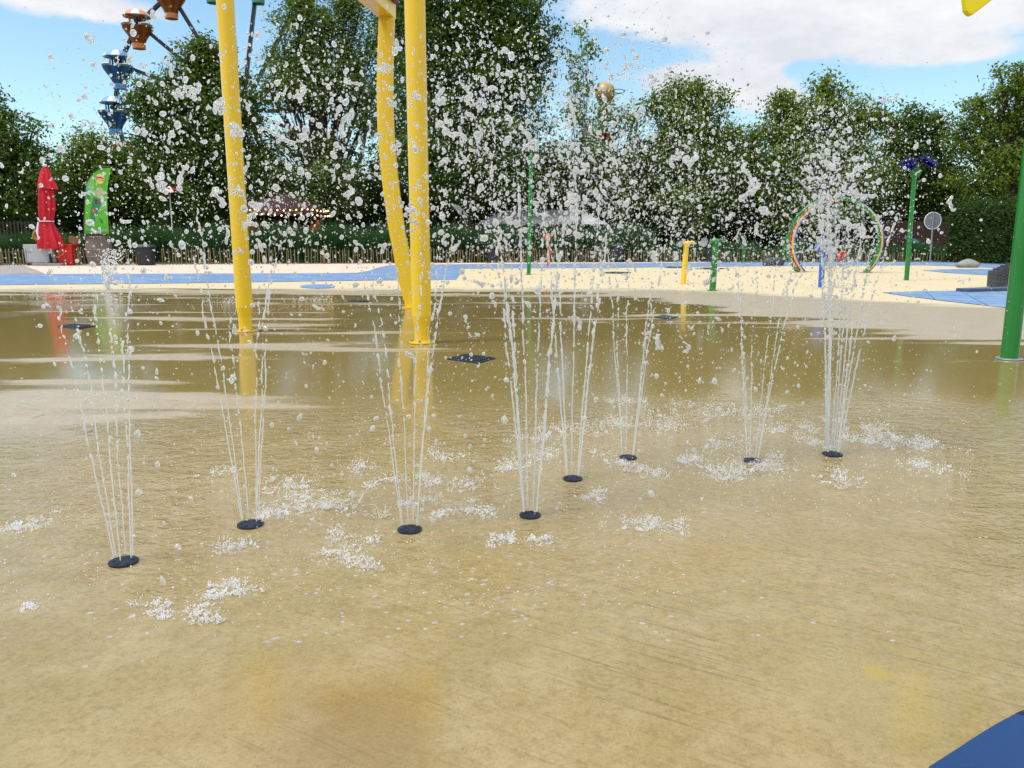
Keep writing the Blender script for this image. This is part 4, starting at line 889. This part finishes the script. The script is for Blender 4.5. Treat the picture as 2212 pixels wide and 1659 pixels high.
tree('willow_tree', 'loose light green tree between the yellow poles with sky showing through', 'tree', [(660, 110, 75, 60, .8), (720, 70, 55, 60, .6), (605, 130, 38, 42, .7), (700, 190, 110, 60, 1.2), (640, 180, 70, 70, 1.1), (590, 200, 35, 40, .5), (770, 130, 50, 80, .7), (820, 60, 60, 70, .6), (655, 18, 22, 22, .9), (650, 50, 50, 36, .9), (745, 15, 40, 45, .9), (560, 330, 50, 60), (850, 120, 60, 110, .9), (800, 250, 60, 70, .8), (600, 400, 75, 80), (720, 400, 80, 90), (680, 300, 60, 30, .4)], 47, 'light', 700, seed=4, leaf=.15, droop=1.2, group=gt)
tree('tall_tree', 'tallest tree, dark and rising out of the top of the picture', 'tree', [(1000, 30, 130, 90), (1080, 40, 95, 90), (930, 90, 90, 80, .7), (1040, 150, 120, 80), (1130, 170, 70, 70, .9), (960, 230, 90, 80, .7), (1080, 260, 110, 70), (1150, 90, 48, 60, .8), (900, 330, 90, 80), (1010, 350, 110, 90), (1120, 370, 90, 80, .9), (860, 200, 50, 90, .6), (880, 20, 70, 70, .6), (1000, -80, 150, 80)], 43, 'dark', 1010, seed=5, trunk=.3, group=gt)
tree('sapling', 'thin wispy sapling standing right of the tallest tree', 'tree', [(1255, 70, 14, 28, .5), (1270, 110, 26, 24, .5), (1245, 150, 28, 25, .5), (1230, 110, 14, 20, .35), (1262, 190, 32, 30, .5), (1240, 240, 40, 35, .6), (1275, 290, 36, 36, .6)], 40, 'mid', 1250, seed=6, leaf=.15, trunk=.08, clump=.2, per=16, dens=1.1, group=gt)
tree('leafy_tree', 'low sparse bushy tree around the foot of the golden globe tower', 'tree', [(1330, 260, 50, 40, .5), (1300, 235, 26, 25, .4), (1375, 250, 34, 28, .4), (1290, 350, 80, 60, .8), (1390, 340, 70, 55, .9), (1230, 370, 70, 70, .8), (1340, 410, 90, 70)], 46, 'mid', 1320, seed=7, leaf=.16, clump=.28, group=gt)
tree('leafy_tree', 'medium tree under the small white cloud, peak shaped', 'tree', [(1495, 200, 34, 34, .8), (1460, 240, 55, 45), (1530, 215, 44, 34, .7), (1565, 205, 22, 16, .5), (1500, 290, 85, 70), (1440, 330, 70, 60), (1545, 330, 65, 60), (1490, 420, 100, 80)], 45, 'mid', 1495, seed=8, group=gt)
tree('leafy_tree', 'narrow dark tree filling the dip between two bigger trees', 'tree', [(1607, 310, 30, 45), (1615, 370, 50, 60), (1600, 430, 60, 60)], 50, 'dark', 1610, seed=9, group=gt)
tree('leafy_tree', 'broad bright green tree in the middle of the right tree line', 'tree', [(1780, 225, 42, 48, .9), (1735, 260, 60, 50), (1685, 290, 48, 55), (1830, 260, 55, 42), (1880, 255, 45, 36), (1780, 320, 110, 70), (1700, 380, 80, 70), (1850, 370, 90, 80), (1770, 440, 110, 70), (1700, 225, 16, 22, .5), (1790, 190, 18, 18, .5)], 44, 'mid', 1785, seed=10, group=gt)
tree('leafy_tree', 'dark green tree right of the broad one, below open sky', 'tree', [(1985, 262, 38, 30), (2010, 280, 50, 40), (1945, 310, 50, 50), (2020, 350, 70, 70), (1950, 400, 70, 70), (2040, 430, 70, 60)], 47, 'dark', 1985, seed=12, group=gt)
tree('layered_tree', 'tall feathery tree with flat layered branches near the right edge', 'tree', [(2195, 165, 38, 22, .8), (2165, 195, 40, 14, .8), (2215, 200, 45, 20, .8), (2110, 232, 48, 16, .9), (2190, 240, 60, 20, .8), (2130, 265, 60, 18, .9), (2220, 285, 60, 24), (2090, 300, 50, 30, .9), (2170, 330, 95, 40), (2260, 240, 60, 60), (2160, 390, 100, 60), (2270, 350, 80, 80)], 42, 'mid', 2180, seed=13, leaf=.14, clump=.26, group=gt)
# dark shrub belt
def belt():
    rng = np.random.default_rng(5)
    tops = [(-300, 330), (60, 400), (150, 350), (330, 350), (560, 370), (700, 380), (900, 360), (1150, 370), (1300, 350), (1600, 350), (1900, 380), (2100, 400), (2500, 380)]
    px = rng.uniform(-300, 2500, 8200); ty = np.interp(px, [a for a, _ in tops], [b_ for _, b_ in tops]) + 22 * np.sin(px * .021) + 14 * np.sin(px * .053 + 1)
    py = ty + (528 - ty) * rng.uniform(0, 1, len(px)) ** .9; Y = rng.uniform(49.5, 54, len(px)) - 2.0 * np.sin(px * .013) ** 2
    # keep openings in front of the carousel and the pavilion
    P = np.array([tuple(A(x, y, yy)) for x, y, yy in zip(px, py, Y)])
    P = P[P[:, 2] > .1]
    V, Fc, tn = leaves(P, np.tile([.6, .5, .45], (len(P), 1)), 17, .26, rng=rng)
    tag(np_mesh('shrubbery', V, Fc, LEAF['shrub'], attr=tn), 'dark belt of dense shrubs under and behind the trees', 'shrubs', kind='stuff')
    # dark backing added inside the belt to close gaps to the sky
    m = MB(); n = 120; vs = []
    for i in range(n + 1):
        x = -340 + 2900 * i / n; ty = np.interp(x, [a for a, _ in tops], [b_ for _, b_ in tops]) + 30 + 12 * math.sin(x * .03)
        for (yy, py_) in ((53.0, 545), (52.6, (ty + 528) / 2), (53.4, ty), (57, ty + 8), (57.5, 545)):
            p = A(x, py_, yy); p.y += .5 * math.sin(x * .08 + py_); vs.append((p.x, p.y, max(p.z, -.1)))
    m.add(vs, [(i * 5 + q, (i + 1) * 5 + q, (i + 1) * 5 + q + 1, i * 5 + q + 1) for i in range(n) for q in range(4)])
    tag(m.build('backing', plain('backing', (.012, .018, .008), 1, .4, 1.5, bump=1, spec=.1), None), 'added dark backing behind the shrubs, closing gaps to the sky', 'backing', kind='stuff')
belt()
def grass():
    rng = np.random.default_rng(8)
    segs = [(230, 1400, 486, 4600, 34.8, 38), (-250, 230, 500, 1500, 33.5, 37), (1400, 2075, 525, 1500, 37.2, 41)]
    cen = []; hh = []
    for (a, b_, ty, n, y0, y1) in segs:
        px = rng.uniform(a, b_, n); Y = rng.uniform(y0, y1, n); tp = ty + rng.uniform(-8, 26, n) + 8 * np.sin(px * .05)
        for x, y, q in zip(px, Y, tp): z = ZR(q, y); cen.append((A(x, 540, y).x, y, 0)); hh.append(max(z, .3))
    cen = np.array(cen); hh = np.array(hh); per = 7; c = np.repeat(cen, per, 0); h = np.repeat(hh, per) * rng.uniform(.6, 1.05, len(cen) * per); N_ = len(c)
    c[:, :2] += rng.normal(0, .08, (N_, 2)); a = rng.uniform(0, 2 * PI, N_); d = np.stack([np.cos(a), np.sin(a), 0 * a], 1); s = np.stack([-np.sin(a), np.cos(a), 0 * a], 1) * .018
    ln = h[:, None] * rng.uniform(.12, .55, (N_, 1)); up = np.array([0, 0, 1.])
    V = np.empty((N_, 6, 3)); m1 = c + d * ln * .3 + up * (h * .62)[:, None]; m2 = c + d * ln * 1.0 + up * (h * .97)[:, None]
    V[:, 0] = c - s; V[:, 1] = c + s; V[:, 2] = m1 + s * .9; V[:, 3] = m1 - s * .9; V[:, 4] = m2 + s * .2; V[:, 5] = m2 - s * .2
    Fc = np.concatenate([np.arange(N_)[:, None] * 6 + np.array([0, 1, 2, 3]), np.arange(N_)[:, None] * 6 + np.array([3, 2, 4, 5])])
    tag(np_mesh('ornamental_grass', V.reshape(-1, 3), Fc, LEAF['reed'], attr=np.repeat(rng.uniform(0, .6, N_), 6)), 'tall bluish green ornamental grass growing behind the fence', 'grass', kind='stuff')
grass()
# ivy wall at right
p0 = G(2070, 566.5); p1 = G(2430, 580); t = empty('ivy_wall', p0 + Vector((0, .5, 0)), 'ivy covered wall at the right edge behind the pale rock', 'ivy wall')
hgt = ZR(447, p0.y); dv = p1 - p0
m = MB(); m.bar(Vector((0, .3, hgt / 2 - .1)), dv + Vector((0, .3, hgt / 2 - .1)), .3, hgt - .2); m.build('wall', plain('ivy_wall_core', (.02, .028, .012), 1, .3, 3), t, smooth=False)
rng = np.random.default_rng(4); n = 2600; u = rng.uniform(0, 1, n); z = rng.uniform(.05, hgt * 1.02, n) + .08 * np.sin(u * 40); Pv = np.stack([u * dv.x, u * dv.y + rng.normal(-.02, .10, n), z], 1)
V, Fc, tn = leaves(Pv, np.tile([.2, .1, .16], (n, 1)), 16, .13, flat=-.2, droop=1.5, rng=rng); np_mesh('ivy', V, Fc, LEAF['ivy'], t, attr=tn)
# brown board wall right behind the fence
p0 = A(1900, 500, 42); p1 = A(2090, 500, 42); t = empty('board_wall', Vector((p0.x, 42, 0)), 'dark red-brown board wall behind the round sign', 'wall')
m = MB(); m.box(((p1.x - p0.x) / 2, 0, ZR(478, 42) / 2), (p1.x - p0.x, .2, ZR(478, 42))); m.build('boards', M['brick'], t, smooth=False)
m = MB(); m.bar((0, -.05, ZR(470, 42)), (p1.x - p0.x, -.05, ZR(470, 42)), .05); m.build('top_rail', M['steel'], t)
# slatted wooden screen at far left
p0 = A(-60, 520, 36); p1 = A(82, 520, 36); t = empty('wooden_screen', Vector((p0.x, 36, 0)), 'dark slatted wooden screen at far left behind the cabinet', 'screen'); m = MB(); n = 18
for i in range(n): x = (p1.x - p0.x) * i / n; m.box((x, 0, ZR(478, 36) / 2), (.07, .04, ZR(478, 36)))
m.box(((p1.x - p0.x) / 2, .05, ZR(483, 36)), (p1.x - p0.x, .04, .08)); m.build('slats', plain('dark_screen_wood', (.045, .04, .03), .9, .3), t, smooth=False)
# ------------------------------------------------------------------ water
def ico(sub):
    bm = bmesh.new(); bmesh.ops.create_icosphere(bm, subdivisions=sub, radius=1); v = np.array([x.co[:] for x in bm.verts]); f = np.array([[q.index for q in x.verts] for x in bm.faces]); bm.free(); return v, f
IC1, IC2 = ico(1), ico(2)
def blobs(P, S, base, rng=RNG, stretch=.25):
    bv, bf = base; n = len(P); sc = np.exp(rng.normal(0, stretch, (n, 3))) * S[:, None]
    ph = rng.uniform(0, 6.28, (n, 1)); wob = 1 + .10 * np.sin(3 * bv[None, :, 0] + ph) * np.cos(2.5 * bv[None, :, 2] + ph * 2)
    sc[:, 2] *= 1.18; V = bv[None] * wob[..., None] * sc[:, None, :]
    a = rng.uniform(-.7, .7, n); ca, sa = np.cos(a)[:, None], np.sin(a)[:, None]
    x = V[..., 0] * ca - V[..., 2] * sa; z = V[..., 0] * sa + V[..., 2] * ca; V = np.stack([x, V[..., 1], z], -1) + P[:, None, :]
    Fc = (bf[None] + (np.arange(n) * len(bv))[:, None, None]).reshape(-1, 3); return V.reshape(-1, 3), Fc
# per fountain: apex height (m), jets [(azimuth deg, tilt deg)], drop counts
FD = [(1.42, [(185, 6.4), (165, 4.6), (100, 1.5), (20, 3.6), (-10, 3.0), (280, 2)], 260, .8),
      (1.62, [(190, 5.5), (170, 4.2), (120, 3), (60, 3.5), (5, 4.8), (-25, 6)], 900, 1.0),
      (1.58, [(185, 6.0), (165, 4.5), (110, 3), (70, 4), (10, 4.2), (-15, 6)], 800, 1.0),
      (1.66, [(185, 5), (160, 3.5), (110, 3), (60, 3), (10, 4), (-20, 5.2)], 1000, .9),
      (1.70, [(180, 4.6), (150, 3.4), (95, 2), (30, 3.6), (0, 4.8), (-30, 5.4)], 1300, .85),
      (1.55, [(185, 5), (160, 4), (100, 3), (20, 4), (-10, 5.5), (-40, 5)], 1150, .8),
      (1.50, [(185, 6), (160, 4), (100, 2.5), (40, 4), (0, 5.5), (-30, 6)], 1200, .8),
      (1.55, [(190, 5), (165, 3.6), (120, 3), (60, 3.6), (15, 4.6), (-15, 6)], 1500, .8)]
g_ = 9.81
def traj(c, v0, az, tilt, t, jx=0, jy=0):
    h = v0 * math.sin(math.radians(tilt)); return (c.x + (h * math.cos(az) + jx) * t, c.y + (h * math.sin(az) + jy) * t, v0 * math.cos(math.radians(tilt)) * t - .5 * g_ * t * t)
big, bigs, sml, smls, lig = [], [], [], [], []
rr = random.Random(21)
labs = ['widely spread thin water jets rising from the nearest plate at lower left', 'thin water jets in front of the reflection of the left yellow pole', 'white water jets in front of the right yellow pole', 'dense white jets at the centre of the row',
        'five clear separate jets just right of the centre', 'faint thin jets between the central jets and the right-hand group', 'pale jets, second from the right, with splashes at their foot', 'brightest thickest jets at the right end of the row']
for fi, ((c, r), (H, jets, nd, ssz)) in enumerate(zip(FC, FD)):
    t = empty('water_jets', c, labs[fi], 'fountain', 'water jets of the splash pad')
    v0 = math.sqrt(2 * g_ * H)
    if fi == 7: jets = jets + [(140, 1.6), (40, 2.0), (-60, 2.4), (200, 2.6)]
    if fi in (3, 7): jets = jets + [(a + 18, tl * .75) for a, tl in (jets[:2] if fi == 3 else jets[:4])]
    for (az, tl) in jets:
        azr = math.radians(az); s0 = Vector((r * .62 * math.cos(azr), r * .62 * math.sin(azr), .02)); m = MB()
        tb = rr.uniform(.105, .16) * (1.25 if fi in (3, 4, 7) else 1.0); n = 150; pts = []; rad = []
        r0 = .0023 * (1.3 if fi in (3, 4, 7) else .9); bead = r0; nb = 0; wx = wy = 0
        for i in range(n):
            tt = tb * 1.5 * i / (n - 1); p = Vector(traj(Vector((0, 0, 0)), v0, azr, tl, tt)); f = tt / tb
            wx += rr.gauss(0, .0011) * min(f, 1.5); wy += rr.gauss(0, .0008) * min(f, 1.5); pts.append(s0 + p + Vector((wx, wy, 0)))
            if f < .5 or (f < .85 and math.sin(i * .35 + az) > -.2): rad.append(r0 * (1 + (.35 * math.sin(i * 1.1 + az) + rr.uniform(-.25, .25)) * f))
            else:
                if i >= nb: bead = r0 * rr.uniform(.8, 2.3) * (rr.random() < .55); nb = i + rr.randint(1, 3)
                rad.append(max(.0001, bead * rr.uniform(.7, 1.1)))
        rad[-1] = .0003; m.tube(pts, rad, 7)
        for _ in range({2: 60, 3: 80, 6: 60, 7: 150}.get(fi, 24)):
            q = pts[rr.randrange(4, n)]; sml.append((c.x + q.x + rr.gauss(0, .008), c.y + q.y + rr.gauss(0, .008), q.z)); smls.append(rr.uniform(.0012, .0030))
        m.build('water_stream', M['jet'], t)
    for i in range(int(nd * 1.25)):
        az, tl = rr.choice(jets); azr = math.radians(az) + rr.gauss(0, .30); tl2 = tl * rr.uniform(.7, 1.25) + abs(rr.gauss(0, .5)); vv = v0 * math.sqrt(rr.uniform(.62, 1.06)); T = 2 * vv / g_
        tt = T * (rr.uniform(.24, 1.0) if rr.random() < .62 else rr.uniform(.34, .66)); j = .05 if fi else .03
        p = traj(c, vv, azr, tl2, tt, rr.gauss(0, j * 1.7), rr.gauss(0, j * 1.7))
        if p[2] < .01: continue
        s = .0030 * math.exp(rr.gauss(0, .60)) * ssz
        if fi == 0: s *= 1.15
        if rr.random() < .05 and tt > .3 * T: lig.append((p, s))
        s = min(s, .0095); (big if s > .0035 else sml).append(p); (bigs if s > .0035 else smls).append(s)
        for _ in range(3):
            if rr.random() < .8:
                sml.append((p[0] + rr.gauss(0, .09), p[1] + rr.gauss(0, .09), max(.01, p[2] + rr.gauss(0, .10)))); smls.append(.0014 * math.exp(rr.gauss(0, .4)))
big, bigs, sml, smls = map(np.array, (big, bigs, sml, smls))
V, Fc = blobs(big, bigs, IC2); o = np_mesh('water_drops', V, Fc, M['drop'], smooth=True)
tag(o, 'large clear water drops flying above the fountain row', 'water drops', kind='stuff')
V, Fc = blobs(sml, smls, IC1); o = np_mesh('water_mist', V, Fc, M['drop'], smooth=True)
tag(o, 'fine water droplets filling the air over the fountains', 'droplets', kind='stuff')
# torn sheets and ligaments of water
P, S = [], []
def ligament(p, s, n, wander=.55):
    p = Vector(p); d = Vector((rr.gauss(0, .5), rr.gauss(0, .3), rr.uniform(.5, 1) * rr.choice((-1, 1)))).normalized()
    for i in range(n):
        q = s * rr.uniform(.5, 1.25) * (1 - .5 * i / n); P.append(tuple(p)); S.append(q); d = (d + Vector((rr.gauss(0, wander), rr.gauss(0, wander * .6), rr.gauss(0, wander)))).normalized(); p = p + d * q * 1.25
        if rr.random() < .12: P.append(tuple(p + Vector((rr.gauss(0, s * 3), 0, rr.gauss(0, s * 3))))); S.append(s * .5)
for (p, s) in lig:
    if p[2] > .5: ligament(p, min(max(s * 1.2, .0038), .0085), rr.randint(4, 13))
# big torn clumps seen in the photograph
for (px, py, Y, n, s) in [(430, 185, 2.9, 26, .010), (470, 230, 2.9, 30, .011), (500, 270, 3.0, 26, .010), (420, 215, 2.9, 20, .009), (350, 400, 2.8, 24, .010), (385, 395, 2.8, 22, .009), (560, 285, 2.9, 24, .009), (600, 305, 2.9, 22, .009),
                          (745, 170, 2.8, 20, .009), (735, 230, 2.8, 18, .008), (715, 180, 2.8, 12, .006), (740, 290, 2.8, 18, .011), (748, 420, 2.8, 20, .009), (1100, 270, 3.0, 18, .008), (985, 330, 3.0, 20, .008), (1250, 430, 3.2, 30, .011), (1240, 260, 3.2, 24, .009),
                          (1455, 360, 3.4, 20, .010), (1500, 330, 3.4, 24, .010), (1600, 430, 3.5, 30, .012), (1640, 400, 3.5, 24, .012), (1650, 450, 3.5, 20, .012), (1800, 360, 3.5, 24, .011), (1845, 400, 3.6, 26, .012), (1870, 360, 3.6, 26, .012), (1890, 420, 3.6, 20, .010), (1820, 480, 3.6, 24, .012),
                          (480, 440, 2.7, 24, .010), (540, 440, 2.6, 18, .009), (220, 425, 2.4, 8, .006), (900, 460, 2.8, 20, .009), (1160, 320, 3, 20, .009), (1010, 210, 3, 14, .008)]:
    ligament(A(px, py, Y), s * .8, n, .75)
P = np.array(P); S = np.array(S); V, Fc = blobs(P, S, IC2, stretch=.18)
o = np_mesh('water_shreds', V, Fc, M['drop'], smooth=True); rm = o.modifiers.new('merge', 'REMESH'); rm.mode = 'VOXEL'; rm.voxel_size = .0022; rm.use_smooth_shade = True
tag(o, 'torn shreds and lumps of water thrown up by the jets', 'water', kind='stuff')
# splashes where the water lands
SPL = [(620, 1050, 55), (700, 1100, 85), (745, 1185, 75), (772, 1218, 42), (660, 1075, 50), (505, 1182, 48), (335, 1322, 42), (430, 1325, 42), (505, 1270, 48), (470, 1290, 30), (75, 1135, 34), (65, 1312, 20), (892, 1088, 30), (1010, 1050, 60), (1150, 950, 50), (1175, 985, 45), (1100, 1010, 45),
       (1280, 1075, 32), (1290, 930, 80), (1210, 930, 50), (1400, 1025, 55), (1435, 1142, 42), (1510, 895, 90), (1570, 960, 75), (1610, 1020, 90), (1560, 1025, 55), (1670, 1010, 60), (1690, 935, 65), (1820, 1035, 60), (1880, 955, 70), (1950, 958, 75), (2010, 1015, 55), (1990, 962, 60), (1075, 1170, 30), (1375, 1130, 48), (955, 1112, 30),
       (1155, 1168, 26), (840, 1040, 45), (930, 1040, 40), (1040, 1110, 40), (1480, 1000, 45), (1750, 960, 40), (1330, 1000, 40), (580, 1110, 40), (20, 1145, 25), (960, 990, 40), (1440, 925, 60), (1630, 890, 50), (1350, 870, 40), (780, 1010, 40), (480, 1020, 30), (490, 655, 60), (680, 650, 60), (120, 640, 70), (260, 650, 60)]
P, S = [], []; fm = MB(); rr = random.Random(5)
for (px, py, w) in SPL:
    c = G(px, py); k = K(c.y, 0); R_ = w / k; n = int(90 + w * 6); far = py < 700
    nf = 0 if far else int(w * rr.uniform(.35, 1.0)); th0 = rr.uniform(0, PI)
    subs = [(lambda u, v: (u * math.cos(w * 1.7) * R_ - v * math.sin(w * 1.7) * R_, (u * math.sin(w * 1.7) + v * math.cos(w * 1.7)) * R_, rr.uniform(.06, .30) * R_))(rr.gauss(0, .75), rr.gauss(0, .36)) for _ in range(11)]
    for i in range(int(n * rr.uniform(.9, 2.0))):
        a = rr.uniform(0, 2 * PI); q = R_ * abs(rr.gauss(0, .55)) * (1 + .5 * math.sin(3 * a + px)); h = abs(rr.gauss(0, .13)) * R_ * (1.2 - min(1, q / R_))
        sb = rr.choice(subs)
        if i % 4: q = abs(rr.gauss(1, .32)) * sb[2]
        else: q *= 1.9; h *= .4
        P.append((c.x + (sb[0] if i % 4 else 0) + q * math.cos(a), c.y + ((sb[1] if i % 4 else 0) + q * math.sin(a)) * (1.0 if not far else .5), .001 + h * (1.5 if i % 4 else 1))); S.append((.0007 + .0020 * rr.random() ** 5) * (2.2 if far else 1))
    for i in range(nf):
        a = rr.uniform(0, 2 * PI); sb = subs[rr.randrange(5)]; q = 0; a2 = a + rr.uniform(-1.2, 1.2); l = R_ * rr.uniform(.1, .3); hh = rr.uniform(.15, .9) * l
        p0_ = Vector((c.x + sb[0] + sb[2] * 1.2 * math.cos(a), c.y + sb[1] + sb[2] * 1.2 * math.sin(a), .002)); p1_ = p0_ + Vector((l * math.cos(a2) * .5, l * math.sin(a2) * .5, hh)); p2_ = p1_ + Vector((l * math.cos(a2 + .8) * .5, l * math.sin(a2 + .8) * .4, hh * rr.uniform(-.6, .5)))
        ra = rr.uniform(.0005, .0012); fm.tube([p0_, (p0_ + p1_) / 2 + Vector((0, 0, .004)), p1_, (p1_ + p2_) / 2 + Vector((rr.gauss(0, .003), 0, .003)), p2_], [ra * 1.3, ra, ra * 1.2, ra * .7, ra * 1.3], 6)
    for i in range(nf // 4):   # little crown sheets
        a = rr.uniform(0, 2 * PI); q = R_ * 1.15 * math.sqrt(rr.uniform(.01, 1)); cx, cy = c.x + q * math.cos(a), c.y + q * math.sin(a); rc = rr.uniform(.004, .013); aa = rr.uniform(0, 6); vs = []
        for j in range(9):
            b_ = aa + j * .42; h1 = rr.uniform(.4, 1.2) * rc
            vs += [(cx + rc * .7 * math.cos(b_), cy + rc * .7 * math.sin(b_), .001), (cx + rc * 1.15 * math.cos(b_), cy + rc * 1.15 * math.sin(b_), h1)]
        fm.add(vs, [(2 * j, 2 * j + 2, 2 * j + 3, 2 * j + 1) for j in range(8)])
for i in range(2600):  # sparse glitter over the rippled zone
    px = rr.uniform(-40, 2100); py = 880 + 440 * rr.random() ** 1.3; c = G(px, py)
    if px > 1500 and py > 1120: continue
    P.append((c.x, c.y, .002 + abs(rr.gauss(0, .012)))); S.append(.0009 + .0016 * rr.random() ** 3)
V, Fc = blobs(np.array(P), np.array(S), IC1); o = np_mesh('splash_spray', V, Fc, M['foam'], smooth=True)
tag(o, 'white spray of tiny beads where the water lands on the pad', 'splashes', kind='stuff')
tag(fm.build('splash_threads', mat_water('splash_film', .62, .98)), 'thin white threads and crowns of splashing water on the pad', 'splashes', kind='stuff')
# floating bubbles
m = MB(); rr = random.Random(9)
BUB = [(848, 1304), (1015, 1254), (1043, 1263), (1042, 1290), (1135, 1337), (1250, 1302), (912, 1334), (690, 1273), (730, 1272), (600, 1212), (668, 1232), (305, 1428), (350, 1447), (182, 1440), (1095, 1270), (980, 1305), (1010, 1283), (965, 1312), (640, 1228), (1165, 1235), (590, 1240), (395, 1395), (830, 1355)]
for i in range(420):
    BUB.append((rr.gauss(900, 480), 1060 + 330 * rr.random() ** 1.2))
for (px, py) in BUB:
    c = G(px + rr.uniform(-3, 3), py); q = rr.uniform(.0015, .0062); m.lathe([(q, .0004), (q * .99, q * .22), (q * .86, q * .26), (q * .55, q * .12), (.0003, q * .10)], 12, c, rfun=lambda a, z: 1 + .12 * math.cos(2 * a + px), R=Matrix.Diagonal((1.35, 1, 1)))
tag(m.build('foam_bubbles', mat_water('bubble_film', .30, .95)), 'small pale bubbles floating on the thin water film in front of the jets', 'bubbles', kind='stuff')
# far gushing plume at left
b = G(232, 626); k = K(b.y); t = empty('water_plume', b, 'distant low water plume gushing up at the far edge of the pad, left', 'fountain')
P, S = [], []; rr = random.Random(3)
for i in range(520):
    u = rr.random() ** .7; h = u * 88 / k; P.append((rr.gauss(0, .035 + .13 * u * u) + .18 * u, rr.gauss(0, .04 + .1 * u * u), h)); S.append(rr.uniform(.006, .017) * (1.1 - .45 * u))
V, Fc = blobs(np.array(P), np.array(S), IC1); tag(np_mesh('spray', V, Fc, M['foam'], t, smooth=True), kind='stuff')
m = MB(); m.tube([(0, 0, 0), (.0, 0, .2), (.01, 0, .42)], [.045, .055, .03], 12); m.build('water_column', M['jet'], t)
